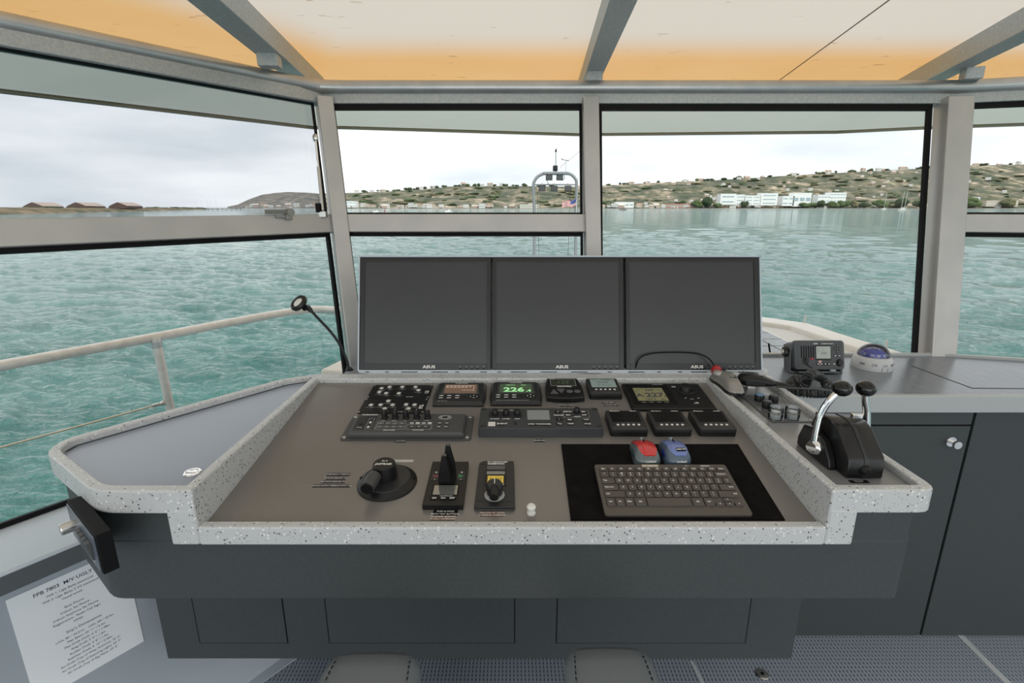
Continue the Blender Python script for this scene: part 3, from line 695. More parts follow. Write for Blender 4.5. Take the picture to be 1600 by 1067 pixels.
# --- autopilot
o = dat('autopilot_control_unit', 'flat black autopilot unit with an olive screen reading 227 and a big knob', 'control unit', .4390, .5143)
build('housing', MB().rings([[(x, y, 0) for x, y in rrect(-.1145, .1145, -.077, .077, .003)], [(x, y, .006) for x, y in rrect(-.1145, .1145, -.077, .077, .003)], [(x, y, .009) for x, y in rrect(-.111, .111, -.0735, .0735, .003)]]), PLB, o, bev=.0006)
build('screen_recess', MB().box(-.104, .016, -.054, .064, .009, .0095), BLK, o, smooth=False)
OLV = mat('olive_lcd', (.17, .16, .085), .3, emit=(.40, .38, .18), es=.12)
build('screen', MB().box(-.0885, -.004, -.034, .044, .0095, .0101), OLV, o, smooth=False)
text('227', .034, INK, o, (-.036, -.001, .0103), bold=.03, sx=1.0); text('.6', .013, INK, o, (-.008, -.008, .0103)); text('A', .028, INK, o, (-.078, -.003, .0103), bold=.02)
text('226', .016, INK, o, (-.044, .030, .0103), bold=.02); text('227.5     6.1', .011, INK, o, (-.036, -.026, .0103), bold=.02)
lm_ = MB(); lm_.box(-.066, -.0652, -.034, .020, .0101, .0103)
arc = [(-.046+.042*math.cos(t_), .006+.036*math.sin(t_), .0102) for t_ in [math.radians(15+15*k) for k in range(11)]]
lm_.tube(arc, .0006, 5); build('screen_lines', lm_, INK, o, smooth=False)
for q_ in range(4): keyb(o, -.076+q_*.021, -.044, .0075, .0028, PLD, .0092, pm=mat('dim_print', (.35, .34, .26), .6))
text('FURUNO', .006, GRYP, o, (-.010, .067, .0092), sx=1.3)
kr = build('dial_ring', MB().lathe([(.0235, .009), (.0235, .011), (.021, .012), (.001, .012)], 28), PLD, o, loc=(.062, .028, 0))
build('dial', MB().lathe([(.0205, .009), (.0205, .014), (.0185, .020), (.0175, .0245), (.015, .0255), (.001, .0248)], 28), PLB, o, loc=(.062, .028, 0))
bb = MB(); bb.box(.028, .040, .050, .056, .009, .0093).box(.058, .068, -.024, -.0225, .009, .0093).prism([(.044, -.017), (.051, -.014), (.046, -.021)], .009, .0093).prism([(.080, -.014), (.087, -.017), (.082, -.021)], .009, .0093).box(.066, .074, -.049, -.041, .009, .0093).box(.0605, .066, -.049, -.046, .009, .0093)
build('printed_symbols', bb, GRYP, o, smooth=False)
# --- emergency steering
cu_, cv_ = -.2665, .1290
o = dat('steering_lever', 'black round emergency steering tiller with an oval flange and a crank grip', 'control', cu_, cv_)
build('flange', MB().lathe([(.0630, 0), (.0625, .003), (.050, .012), (.044, .013), (.001, .013)], 48), PLB, o)
build('hub_plate', MB().lathe([(.0495, .012), (.049, .0135), (.001, .0135)], 48), PLD, o)
for sx_, sy_ in ((-1, .12), (1, .12)): build('screw_recess', MB().lathe([(.0055, .006), (.0055, .0085), (.001, .0087)], 14), BLK, o, loc=(sx_*.054, sy_*.05, 0))
build('hub', MB().lathe([(.026, .013), (.026, .030), (.0235, .045), (.0215, .047), (.001, .047)], 32), PLB, o, loc=(-.004, .004, 0))
text('JASTRAM', .0085, WHT, o, (-.004, .000, .0473), bold=.02); text('FU 4', .006, WHT, o, (-.004, .011, .0473), bold=.02)
build('arm', MB().tube([(-.010, -.012, .030), (-.020, -.034, .034)], .0035, 10), STL, o)
build('grip', MB().tube([(-.016, -.024, .036), (-.020, -.040, .034), (-.024, -.060, .032)], [.013, .0155, .0128], 20), mat('grip_rubber', (.05, .05, .05), .5), o)
build('grip_end', MB().tube([(-.0237, -.058, .0322), (-.0248, -.0645, .0316)], [.0125, .0118], 20), BLK, o)
tape('EMERGENCY STEERING', 619, 720, .079, .0075, 'clear label tape reading EMERGENCY STEERING behind the round tiller', col=CLT)
for (x_, y_, s_, w_, lb) in ((529, 741, 'EMERGENCY STEERING', .050, 'topmost of four black label tapes left of the round tiller'), (525, 747, 'RUDDER BREAKER ON', .043, 'second from top of the four black label tapes left of the round tiller'), (521, 752.6, 'ESB ROOM BREAKER ON', .051, 'third from top of the four black label tapes left of the round tiller'), (518, 759, 'TOGGLE SWITCH STEERING PUMP 2 ON', .079, 'lowest and longest of the four black label tapes left of the round tiller')):
    tape(s_, x_, y_, w_, .0048, lb, hgt=.0085)
# --- throttle jog unit with two levers
o = dat('jog_lever_unit', 'black jog lever unit with two upright levers and a small mirror screen', 'control', -.1370, .116)
build('housing', MB().prism(rrect(-.0405, .0405, -.074, .0725, .002), 0, .0125), PLB, o, bev=.0008)
build('screen', MB().box(-.024, .025, -.043, -.013, .0125, .0132), mat('mirror_lcd', (.30, .31, .29), .08, .6), o, smooth=False)
ln = MB(); outline(ln, -.0265, .0275, -.0455, -.0105, .0125, .0018); build('screen_frame', ln, BLK, o, smooth=False)
text('THRUSTER BOW', .0035, WHT, o, (.004, -.047, .0129))
for q_, s_ in enumerate(('ON', 'ON', 'OFF')): keyb(o, -.019+q_*.018, -.055, .008, .0045, BLK, .0125, pr=s_)
for s_, m_, x_ in ((1, mat('red_print', (.30, .07, .10), .5), -.0265), (2, mat('green_print', (.05, .30, .12), .5), .0285)):
    build('key_panel', MB().box(-.0085, .0085, -.014, .018, .0125, .0129), PLD, o, loc=(x_, .018, 0), smooth=False)
    build('arrow_print', MB().prism([(-.006, -.005), (.006, 0), (-.006, .007)] if s_ == 2 else [(.006, -.003), (-.005, -.002), (-.006, .003), (.006, .003)], .0129, .0131), m_, o, loc=(x_, .002+.016, 0), smooth=False)
    text('+', .009, WHT, o, (x_, .031, .0131), bold=.03); text('-', .009, WHT, o, (x_, .008, .0131), bold=.03)
bs = build('lever_base', MB().box(-.0165, .017, -.011, .030, .0125, .030), BLK, o, bev=.003)
def lever(x_, y_, hgt, off):
    mb = MB(); mb.rings([[(x_-.012, y_-.013, .024), (x_+.014, y_-.013, .024), (x_+.014, y_+.010, .024), (x_-.012, y_+.010, .024)],
        [(x_-.011, y_-.010, hgt*.5), (x_+.013, y_-.010, hgt*.5), (x_+.013, y_+.010, hgt*.5), (x_-.011, y_+.010, hgt*.5)],
        [(x_-.005+off, y_-.004, hgt*.93), (x_+.0055+off, y_-.004, hgt*.93), (x_+.0055+off, y_+.008, hgt*.93), (x_-.005+off, y_+.008, hgt*.93)],
        [(x_-.0045+off, y_+.000, hgt), (x_+.005+off, y_+.000, hgt), (x_+.005+off, y_+.008, hgt), (x_-.0045+off, y_+.008, hgt)]])
    l_ = build('lever', mb, BLK, o, bev=.0015)
    build('grip_pad', MB().box(x_-.0045+off, x_+.005+off, y_+.0005, y_+.0085, hgt-.0008, hgt+.0008), mat('speckled_grip', (.15, .15, .14), .7, noise=(900, (.02, .02, .02), .45, .55, (1, 1, 1))), l_, smooth=False)
lever(-.0035, -.004, .078, 0); lever(.002, .022, .086, .0)
o2 = tape('PUSH & HOLD\nBOTH "ON" BUTTONS', 696, 801, .048, .0055, 'black label tape reading PUSH & HOLD in front of the jog levers', hgt=.0155)
tape('REMEMBER BREAKER\nIN HALL CUPBOARD', 692, 809, .048, .0055, 'brown label tape about the breaker, nearest the front rim', col=BRT, hgt=.0125)
# --- follow-up lever
o = dat('follow_up_unit', 'charcoal follow-up steering unit with an amber screen and a pointer knob', 'control', -.0345, .117)
sh = [(-.0375, -.078), (.0375, -.078), (.0400, -.073), (.0385, .072), (.0375, .078), (-.030, .078), (-.0385, .070), (-.0400, -.073)]
build('base', MB().prism([(x*1.02, y*1.01) for x, y in sh], 0, .004), PLG, o, bev=.0008)
build('housing', MB().prism(sh, .004, .0095), PLD, o, bev=.0012)
build('screen_frame', MB().prism([(-.024, -.012), (.022, -.012), (.021, .058), (-.022, .058)], .0095, .0112), PLB, o, bev=.0006)
build('top_bar', MB().box(-.0205, .0195, .043, .056, .0112, .0122), mat('bar_grey', (.10, .10, .10), .4), o, smooth=False)
build('grey_bar', MB().box(-.020, .019, .026, .036, .0112, .0118), mat('bar_light', (.25, .25, .24), .3), o, smooth=False)
build('screen', MB().box(-.0175, .0165, -.006, .020, .0112, .0119), mat('amber_lcd', (.42, .30, .05), .35, emit=(.60, .43, .06), es=.35), o, smooth=False)
text('R  226', .010, mat('amber_digits', (.22, .15, .02), .5), o, (0, .010, .0121))
text('ROBERTSON', .0065, WHT, o, (-.001, .0665, .0097), bold=.04); text('FFU / REMOTE STEER', .0048, WHT, o, (.002, .0735, .0097), bold=.03)
text('COMMAND MODE', .0042, WHT, o, (0, -.010, .0114))
ln = MB(); ln.box(-.037, -.020, -.061, -.0605, .0095, .0097).box(.020, .037, -.061, -.0605, .0095, .0097).box(-.036, -.022, .0655, .066, .0095, .0097); build('printed_lines', ln, BLK, o, smooth=False)
build('dial_scale', MB().lathe([(.0205, .0095), (.0205, .0102), (.0175, .0102), (.0175, .0096)], 32), GRYP, o, loc=(-.001, -.041, 0))
KV = -.0345
kk = build('pointer_knob', MB().lathe([(.0165, .010), (.0165, .018), (.0175, .022), (.0165, .030), (.0145, .034), (.001, .034)], 28), PLD, o, loc=(-.001, -.034, 0))
build('pointer', MB().box(-.0007, .0007, -.002, .0135, .0341, .0346), WHT, kk, smooth=False)
build('grip', MB().tube([(-.001, -.042, .028), (-.001, -.056, .027), (-.001, -.069, .025)], [.009, .0115, .009], 18), PLB, o)
tape('FOLLOW UP  MODE\n= NORMAL STEERING', 769, 803, .047, .0055, 'brown label tape about normal steering in front of the pointer knob', col=BRT, hgt=.0135)
# --- mouse pad, keyboard, mice
o = dat('mouse_pad', 'large black cloth mouse pad under the keyboard and two mice', 'mouse pad', .325, .1435)
build('pad', MB().prism([(-.212, -.132), (.200, -.132), (.217, .131), (-.207, .131)], 0, .0025), FAB, o)
del o['label'], o['category']
# (pad is a single mesh: keep it as the thing itself)
pad_me = o.children[0]; pad_me.parent = None; pad_me.matrix_world = Matrix.Translation(o.location) @ Matrix.Rotation(DTH, 4, 'X'); pad_me.name = 'mouse_pad'; bpy.data.objects.remove(o); pad_me.name = 'mouse_pad'
pad_me['label'] = 'large black cloth mouse pad under the keyboard and two mice'; pad_me['category'] = 'mouse pad'
KW, KD = .2865, .148
o = thing('keyboard', 'slim brown-grey compact keyboard lying on the black cloth mouse pad', 'keyboard', DP+Vector((.323, 0, 0))+DV*.0932+DN*.0026, (DTH+.085, 0, 0))
kz = .012
build('case', MB().prism(rrect(-KW/2, KW/2, -KD/2, KD/2, .006), 0.0055, kz), PLBR, o, bev=.001)
build('rear_foot', MB().box(-KW/2+.01, KW/2-.01, KD/2-.020, KD/2-.006, -.006, .006), PLBR, o)
build('front_foot', MB().box(-KW/2+.01, KW/2-.01, -KD/2+.004, -KD/2+.012, .0055-.0005, .006), BLK, o)
KM = {}
def key(x0, x1, y0, y1, s_=None, al=None):
    w_, h_ = round(x1-x0, 4), round(y1-y0, 4); kk = (w_, h_)
    if kk not in KM:
        ob = build('key', MB().prism(rrect(-w_/2, w_/2, -h_/2, h_/2, .0018, 2), .0, .0035, inset=.0008), KEYM, o, bev=.0004, seg=1); KM[kk] = ob
        ob.location = ((x0+x1)/2, (y0+y1)/2, kz)
    else:
        ob = KM[kk].copy(); COL.objects.link(ob); ob.location = ((x0+x1)/2, (y0+y1)/2, kz)
    if s_: 
        n_ = len(s_.replace('\n', '')); sz = .0052 if len(s_) <= 3 else .0042
        if '\n' in s_:
            a_, b_ = s_.split('\n'); text(a_, .0048, WHT, ob, (0, .0028, .0036), name='legend', bold=.02); text(b_, .0048, WHT, ob, (0, -.0030, .0036), name='legend', bold=.02)
        else: text(s_, sz, WHT, ob, ((-(w_/2)+.003 if al == 'L' else (w_/2-.003 if al == 'R' else 0)), 0, .0036), name='legend', ax={'L': 'LEFT', 'R': 'RIGHT'}.get(al, 'CENTER'), bold=.02)
g = .0022; x0k, x1k = -.1365, .1365; rows = []
def row(y1, y0, specs):
    tot = sum(s[1] for s in specs); U = (x1k-x0k)/tot; x = x0k
    for s in specs:
        if s[0] is not None: key(x+g/2, x+s[1]*U-g/2, y0, y1, s[0], s[2] if len(s) > 2 else None)
        x += s[1]*U
y = .0615
row(y, y-.0115, [('Esc', 1)]+[('F%d' % i, 1) for i in range(1, 13)]+[('Delete', 1)])
y -= .0115+g+.0006
row(y, y-.0170, [(a_+'\n'+b_, 1) for a_, b_ in zip('~!@#$%^&*()_+', '`1234567890-=')]+[('Backspace', 1.6)])
y -= .0170+g
row(y, y-.0175, [('Tab', 1.5, 'L')]+[(c, 1) for c in 'QWERTYUIOP']+[('{\n[', 1), ('}\n]', 1), ('|\n\\', 1.0)])
y -= .0175+g
row(y, y-.0175, [('Caps Lock', 1.75, 'L')]+[(c, 1) for c in 'ASDFGHJKL']+[(':\n;', 1), ('"\n\'', 1), ('Enter', 1.8, 'R')])
y -= .0175+g
row(y, y-.0175, [('Shift', 2.3, 'L')]+[(c, 1) for c in 'ZXCVBNM']+[('<\n,', 1), ('>\n.', 1), ('?\n/', 1), ('Shift', 2.3, 'R')])
y -= .0175+g
yb = y-.0215
U = (x1k-x0k)/14.6
def kx(a_, b_, s_, yy0=yb, yy1=y): key(x0k+a_*U+g/2, x0k+b_*U-g/2, yy0, yy1, s_)
kx(0, 1, 'Ctrl'); kx(1, 2, 'Fn'); kx(2, 3, 'Win'); kx(3, 4.3, 'Alt'); kx(4.3, 9.1, None); kx(9.1, 10.4, 'Alt'); kx(10.4, 11.5, 'Ctrl')
kx(11.5, 12.5, '<', yb, yb+.0098); kx(12.5, 13.5, 'v', yb, yb+.0098); kx(12.5, 13.5, '^', yb+.0116, y); kx(13.5, 14.55, '>', yb, yb+.0098)
build('sticker', MB().box(-.040, -.004, .0640, .0730, kz, kz+.0004), mat('tan_sticker', (.40, .33, .26), .6), o, smooth=False)
text('NAV COMPUTER', .0042, WHT, o, (-.022, .0685, kz+.0006), bold=.03); text('MACALLY', .0045, WHT, o, (.098, .0685, kz+.0002), bold=.03); text('00  .', .0035, WHT, o, (.058, .0690, kz+.0002), bold=.02)
# mice
def mouse(lb, u, v, topm, sidem, tag_txt, stripe):
    o = thing('computer_mouse', lb, 'mouse', DP+Vector((u, 0, 0))+DV*v+DN*.0028, (DTH, 0, .05)); o.scale = (1, .86, .90)
    R_ = []
    for t_, wl_, wr, hh in ((-.052, .014, .014, .010), (-.047, .026, .023, .022), (-.036, .031, .028, .032), (-.015, .031, .029, .0385), (.005, .028, .026, .0375), (.025, .026, .025, .032), (.042, .026, .025, .024), (.050, .022, .021, .016), (.053, .016, .015, .008)):
        rg = []
        for k_ in range(20):
            a_ = 2*PI*k_/20; cx_, cz_ = math.cos(a_), math.sin(a_)
            sg = (wr if cx_ > 0 else wl_); xx = math.copysign(abs(cx_)**.6, cx_)*sg; zz = max(0, math.copysign(abs(cz_)**.7, cz_))*hh if cz_ > 0 else 0
            rg.append((xx, t_, zz))
        R_.append(rg)
    b_ = build('shell', MB().rings(R_), sidem, o, ang=60)
    # top cover, slightly proud of the shell
    R2 = []
    for t_, wl_, wr, hh in ((-.040, .010, .012, .0310), (-.033, .017, .017, .0350), (-.015, .020, .022, .0398), (.005, .020, .022, .0388), (.025, .021, .023, .0332), (.042, .022, .022, .0250), (.0495, .019, .019, .0170)):
        R2.append([(x_, t_, hh-abs(x_/.030)**2.6*hh*.30-dz) for x_, dz in ((-wl_, .004), (-wl_, .0006), (-wl_*.5, 0), (0, 0), (wr*.5, 0), (wr, .0006), (wr, .004))])
    build('top_cover', MB().rings(R2), topm, o, ang=50)
    build('scroll_wheel', MB().tube([(-.003, .036, .027), (.003, .036, .027)], .0085, 18), mat('wheel_grey', (.25, .30, .33), .4), o)
    build('button_seam', MB().box(-.0004, .0004, .010, .028, .030, .0385), BLK, o, smooth=False)
    build('side_grip', MB().ball((-.0265, -.010, .014), .012, sc=(.38, 1.9, .75)), stripe, o)
    text('Logitech', .0065, WHT, o, (.001, -.050, .018), rot=(1.0, 0, 0), bold=.03)
    if tag_txt:
        build('label_tape', MB().box(-.011, .011, -.0055, .0055, 0, .0006), BLK, o, loc=(.004, -.026, .0384), rot=(.22, 0, 0), smooth=False)
        text(tag_txt, .006, WHT, o, (.004, -.026, .0392), rot=(.22, 0, 0), bold=.03)
mouse('red computer mouse with clear grey sides, left of its blue twin', .3045, .221, mat('red_gloss', (.55, .035, .035), .2, coat=.5), mat('smoke_plastic', (.10, .13, .14), .15, coat=.6), None, mat('smoke_dark', (.03, .05, .06), .3))
mouse('blue computer mouse with a black label tape, right of its red twin', .373, .221, mat('blue_gloss', (.16, .22, .50), .25, coat=.4), mat('blue_grey_side', (.08, .12, .17), .25, coat=.3), 'NAV PC', mat('navy', (.02, .03, .22), .25))

# ================================================================== MONITORS
zb = 1.010; yb_ = atz(875, 577, zb).y
dep = yb_*CP+(EYE-zb)*SP; MW = 628/800*dep; dt = MW*800/623; u_ = (533-402)/800*dt
Yt, Zt_ = dt*CP+u_*SP, EYE+u_*CP-dt*SP
MB0 = Vector((0, yb_, zb)); mh = math.hypot(Yt-yb_, Zt_-zb); tb = math.atan2(Yt-yb_, Zt_-zb); MROT = (PI/2-tb, 0, 0)
mx0 = (561-800)/800*dep; sc_ = dep/800
hs = thing('monitor_housing', 'light grey metal tray and vent strip holding the three monitors on the console', 'monitor mount', MB0+Vector((mx0+MW/2, 0, 0)), MROT)
hb = MB()
W2 = MW/2+.004
hb.box(-W2, W2, -.006, mh+.006, -.060, -.052)
hb.box(-W2, -W2+.0045, -.006, mh+.006, -.055, .004).box(W2-.0045, W2, -.006, mh+.006, -.055, .004).box(-W2, W2, mh+.001, mh+.006, -.055, .004).box(-W2, W2, -.006, -.001, -.055, .004)
build('tray', hb, SILLM, hs, bev=.001)
ft = MB(); q0 = math.cos(tb)
vs = build('vent_strip', MB().box(mx0, mx0+MW+.02, 0, .035, 0, .009), mat('vent_white', (.62, .64, .63), .45), None, smooth=False, loc=(0, yb_-.004, 1.0005))
vs.parent = hs; vs.matrix_parent_inverse = (Matrix.Translation(hs.location) @ Matrix.Rotation(MROT[0], 4, 'X')).inverted()
vm = MB(); rr_ = random.Random(3); x_ = mx0+.02
while x_ < mx0+MW-.03:
    w_ = rr_.choice((.012, .02, .05)); vm.box(x_, x_+w_, -.0008, .002, .0022, .0065); x_ += w_+rr_.uniform(.02, .07)
vo = build('vent_slots', vm, BLK, None, smooth=False, loc=(0, yb_-.004, 1.0005)); vo.parent = hs; vo.matrix_parent_inverse = vs.matrix_parent_inverse
ar = build('support_arm', MB().box(-.25, .25, .02, .16, -.10, -.060), STL, hs)
def monitor(xa, xb, lb):
    x0, x1 = (xa-800)*sc_+.0006, (xb-800)*sc_-.0006; w_ = x1-x0
    o = thing('monitor', lb, 'monitor', MB0+Vector(((x0+x1)/2, 0, 0)), MROT)
    build('back', MB().rings([[(x, y, z) for x, y in rrect(-w_/2*s, w_/2*s, mh*(1-s)/2, mh*(1+s)/2, .004)] for s, z in ((.97, -.050), (1, -.02), (1, -.002))]), BEZ, o)
    b_ = .0125; bz = MB()
    for q_ in ((-w_/2, -w_/2+b_, 0, mh), (w_/2-b_, w_/2, 0, mh), (-w_/2+b_-.0005, w_/2-b_+.0005, mh-b_, mh), (-w_/2+b_-.0005, w_/2-b_+.0005, 0, .0195)): bz.box(q_[0], q_[1], q_[2], q_[3], -.004, .004)
    build('bezel', bz, BEZ, o, bev=.0012)
    ib = MB(); outline(ib, -w_/2+b_-.001, w_/2-b_+.001, .0185, mh-b_+.001, .0035, .0012); build('bezel_edge', ib, mat('bezel_edge', (.05, .06, .07), .3), o, smooth=False)
    build('screen', MB().box(-w_/2+b_-.0008, w_/2-b_+.0008, .0185, mh-b_+.0008, -.003, .0005), SCR, o, smooth=False)
    text('ASUS', .0125, WHT, o, (.012, .0085, .0042), bold=.03, sx=1.35)
    for q_ in range(5): build('button', MB().box(-.0035, .0035, -.0012, .0012, .004, .0048), BLK, o, loc=(w_/2-.094+q_*.018, .0035, 0)); build('button_print', MB().box(-.0018, .0018, -.0009, .0009, .004, .0043), GRYP, o, loc=(w_/2-.094+q_*.018, .0095, 0), smooth=False)
    return o
monitor(562, 767, 'leftmost of three black-framed monitors, screen off')
monitor(769, 975, 'middle one of three black-framed monitors, screen off')
monitor(978, 1187, 'rightmost of three black-framed monitors, screen off, a cable looping in front')
cbp = [aty(x, y, yb_+dy) for x, y, dy in ((992, 578, .00), (998, 561, -.005), (1012, 553, -.004), (1040, 550, .0), (1085, 551, .0), (1105, 558, -.01), (1115, 569, -.02), (1121, 580, -.03))]
build('mouse_cable', MB().tube(bez(cbp, 6), .0022, 8), BLK, label='thin black cable looping in front of the rightmost monitor', category='cable')

# ================================================================== COUNTER AND CABINETS (right)
CZ = .925
cc = thing('counter', 'grey laminate worktop with a pale edge running under the windows', 'counter', (0, 0, 0))
bk = rowR(1.3, CZ)
build('worktop', MB().prism([(-.60, 1.56), (.802, 1.56), (.802, 1.520), (2.75, 1.520), (bk.x, bk.y-.03), (RB.x, RB.y-.035), (-.60, 1.955)], CZ-.02, CZ), CNTR, cc, smooth=False)
ed = MB(); ed.box(.785, 2.70, 1.499, 1.5205, CZ-.053, CZ+.004)
build('front_edge', ed, mat('edge_grey', (.42, .45, .46), .4), cc, bev=.004, seg=3)
be = MB(); be.box(-.60, RB.x-.02, 1.952, 1.972, CZ-.02, CZ+.010); p0, p1 = Vector((RB.x, RB.y-.04, CZ-.005)), Vector((bk.x, bk.y-.03, CZ-.005)); be.beam(p0, p1, Vector((.3, .95, 0))*.02, Vector((0, 0, .03)))
build('rear_edge', be, MAT['edge_grey'], cc, bev=.003)
gl = MB(); hp = [atz(x, y, CZ) for x, y in ((1424, 571), (1519, 606), (1640, 607))]
gl.sweep([(p.x, p.y) for p in hp], .005, CZ, CZ+.0006); build('hatch_gap', gl, BLK, cc, smooth=False)
YF = 1.516
def cabinet(lb, x0, x1, strip):
    o = thing('cabinet', lb, 'cabinet', ((x0+x1)/2, YF, 0)); w_ = x1-x0; w2 = w_/2
    build('carcass', MB().box(-w2, w2, .018, .25, 0, CZ-.055), DARK, o, smooth=False)
    top = .822 if strip else CZ-.056
    d_ = build('door', MB().box(-w2+.003, w2-.003, 0, .0175, .004, top-.0025), DARK, o, bev=.0015)
    if strip: build('fixed_panel', MB().box(-w2+.003, w2-.003, 0, .0175, top+.0025, CZ-.056), DARK, o, bev=.0015)
    build('shadow_gap', MB().box(-w2, w2, .010, .0179, .004, CZ-.056), BLK, o, smooth=False)
    return o, d_
c1, d1 = cabinet('dark grey cabinet with a chrome push knob, right of the helm console', .80, 1.4725, True)
c2, d2 = cabinet('plain dark grey cabinet at the right edge, no knob', 1.4755, 2.35, False)
kp_ = aty(1487, 690, YF-.004)
kb = build('handle', MB().tube([(0, 0, 0), (0, -.004, 0)], .0165, 24), CHR, d1, loc=(kp_.x-c1.location.x, 0, kp_.z))
build('knob', MB().tube([(0, -.004, 0), (0, -.016, 0), (0, -.022, 0), (0, -.030, 0)], [.006, .006, .013, .0125], 20), CHR, kb)

# ================================================================== RADIO, COMPASS, MICROPHONE
rp = atz(1281, 585, CZ); RY = rp.y
o = thing('vhf_radio', 'grey marine radio with a pale screen and handset lead on the counter', 'radio', (rp.x, RY, CZ+.0065), (-.30, 0, 0)); o.scale = (.80, .62, .98)
GR = mat('radio_grey', (.085, .095, .105), .42)
rw, z0_, z1_ = .1115, .012, .118
fce = [(x, y) for x, y in rrect(-rw, rw, z0_, z1_, .014)]
build('housing', MB().rings([[(x*s, y_, (z-.065)*s+.065) for x, z in fce] for y_, s in ((0, .965), (.006, 1), (.030, 1), (.034, .94), (.12, .92))]), GR, o, bev=.001)
build('face_panel', MB().rings([[(x*s, y_, (z-.065)*s+.065) for x, z in fce] for y_, s in ((.002, .93), (-.0012, .91))]), mat('radio_face', (.055, .062, .070), .45), o)
def ftxt(s_, sz, x, z, y_=-.0016, m=WHT, **k): return text(s_, sz, m, o, (x, y_, z), rot=(PI/2, 0, 0), **k)
sl = MB()
for q_ in range(6): sl.box(-.083+q_*.0105, -.0785+q_*.0105, -.0026, 0, .054, .098)
build('speaker_slots', sl, BLK, o, smooth=False)
build('screen_frame', MB().box(-.020, .050, -.003, 0, .046, .100), PLB, o, bev=.001)
build('screen', MB().box(-.0165, .0465, -.0040, -.0028, .052, .096), mat('pale_lcd', (.42, .45, .43), .3), o, smooth=False)
build('screen_lines', MB().box(.004, .030, -.0044, -.004, .066, .076).box(-.010, -.006, -.0044, -.004, .074, .088).box(.010, .014, -.0044, -.004, .080, .088), mat('lcd_grey', (.30, .33, .31), .4), o, smooth=False)
ftxt('ICOM', .0065, -.018, .1055, bold=.03); ftxt('VHF MARINE TRANSCEIVER', .0042, .034, .1055, bold=.02)
for q_ in range(4): build('button', MB().prism(rrect(-.0065, .0065, -.005, .005, .0015), 0, .003), PLB, o, loc=(-.010+q_*.0165, -.001, .033), rot=(PI/2, 0, 0)); build('button_print', MB().box(-.003, .003, -.0015, .0015, .003, .0032), WHT, o, loc=(-.010+q_*.0165, -.001, .033), rot=(PI/2, 0, 0), smooth=False)
for dx_, dz_ in ((0, 0), (.011, 0), (-.011, 0), (0, .0115), (0, -.0115)): build('button', MB().lathe([(.0048, 0), (.0046, .0025), (.001, .0028)], 12), PLB, o, loc=(.077+dx_, -.001, .088+dz_), rot=(PI/2, 0, 0)); build('button_print', MB().box(-.0012, .0012, -.0012, .0012, .0028, .0031), WHT, o, loc=(.077+dx_, -.001, .088+dz_), rot=(PI/2, 0, 0), smooth=False)
for x_ in (.068, .086): build('button', MB().prism(rrect(-.0065, .0065, -.003, .003, .0012), 0, .002), PLB, o, loc=(x_, -.001, .062), rot=(PI/2, 0, 0)); build('button_print', MB().box(-.0042, .0042, -.0012, .0012, .002, .0023), WHT, o, loc=(x_, -.001, .062), rot=(PI/2, 0, 0), smooth=False)
build('tuning_knob', MB().lathe([(.0135, 0), (.0125, .010), (.011, .013), (.001, .013)], 24), PLB, o, loc=(.086, -.001, .037), rot=(PI/2, 0, 0))
build('small_button', MB().lathe([(.003, 0), (.003, .002), (.001, .002)], 12), WPL, o, loc=(.062, -.001, .033), rot=(PI/2, 0, 0))
build('distress_button', MB().prism(rrect(-.0085, .0085, -.004, .004, .0035), 0, .003), mat('dark_red', (.25, .01, .03), .4), o, loc=(-.036, -.001, .052), rot=(PI/2, 0, 0)); build('distress_panel', MB().box(-.0065, .0065, -.0025, 0, .028, .045), mat('pale_red', (.70, .42, .42), .5), o, smooth=False)
build('lead_socket', MB().lathe([(.014, 0), (.013, .004), (.008, .006), (.007, .012), (.001, .012)], 20), PLB, o, loc=(-.063, -.001, .044), rot=(PI/2, 0, 0))
build('bracket', MB().box(-rw*.86, rw*.72, -.004, .075, 0, .006).box(-rw-.014, -rw-.008, .02, .075, 0, .075).box(-rw-.012, -rw*.8, .02, .075, 0, .006).box(rw*.95, rw+.004, .03, .075, 0, .075).box(rw*.6, rw*.98, .03, .075, 0, .006), GR, o, bev=.002)
build('bracket_knob', MB().tube([(-rw-.008, .040, .078), (-rw-.020, .040, .078), (-rw-.034, .040, .078)], [.012, .020, .017], 20), PLB, o)
build('knob_cap', MB().tube([(-rw-.034, .040, .078), (-rw-.037, .040, .078)], [.009, .007], 16), STL, o)
build('heat_sink', MB().box(-.092, .092, .118, .165, .02, .108), PLB, o, bev=.003)
# compass
cp = atz(1361, 573, CZ)
o = thing('compass', 'white-ringed marine compass with a clear dome over a blue card', 'compass', (cp.x, cp.y, CZ+.0005))
build('base_ring', MB().lathe([(.066, 0), (.066, .014), (.062, .036), (.056, .044), (.050, .046), (.046, .040), (.001, .040)], 48), mat('ring_grey', (.52, .54, .55), .4), o)
for q_, s_ in ((-62, '300'), (-28, '270'), (2, '240'), (32, '210'), (62, '180')):
    a_ = math.radians(q_-90); text(s_, .012, INK if q_ != 2 else mat('pale_ink', (.25, .28, .33), .6), o, (.0648*math.cos(a_), .0648*math.sin(a_), .023), rot=(math.radians(80), 0, a_+PI/2))
for q_ in (-6, 12): a_ = math.radians(q_-90); build('lubber_mark', MB().box(-.0004, .0004, -.0004, .0004, 0, .013), INK, o, loc=(.0664*math.cos(a_), .0664*math.sin(a_), .002), smooth=False)
cdm = mat('card_blue', (.10, .12, .42), .4)
card = build('compass_card', MB().lathe([(.041, .040), (.041, .047), (.036, .060), (.020, .068), (.001, .070)], 36), cdm, o)
for q_, s_ in ((-75, '21'), (-40, '24'), (-12, 'W'), (18, '30'), (50, '33'), (80, 'N')):
    a_ = math.radians(q_-90); text(s_, .011, WHT, card, (.0405*math.cos(a_), .0405*math.sin(a_), .053), rot=(math.radians(68), 0, a_+PI/2), bold=.02)
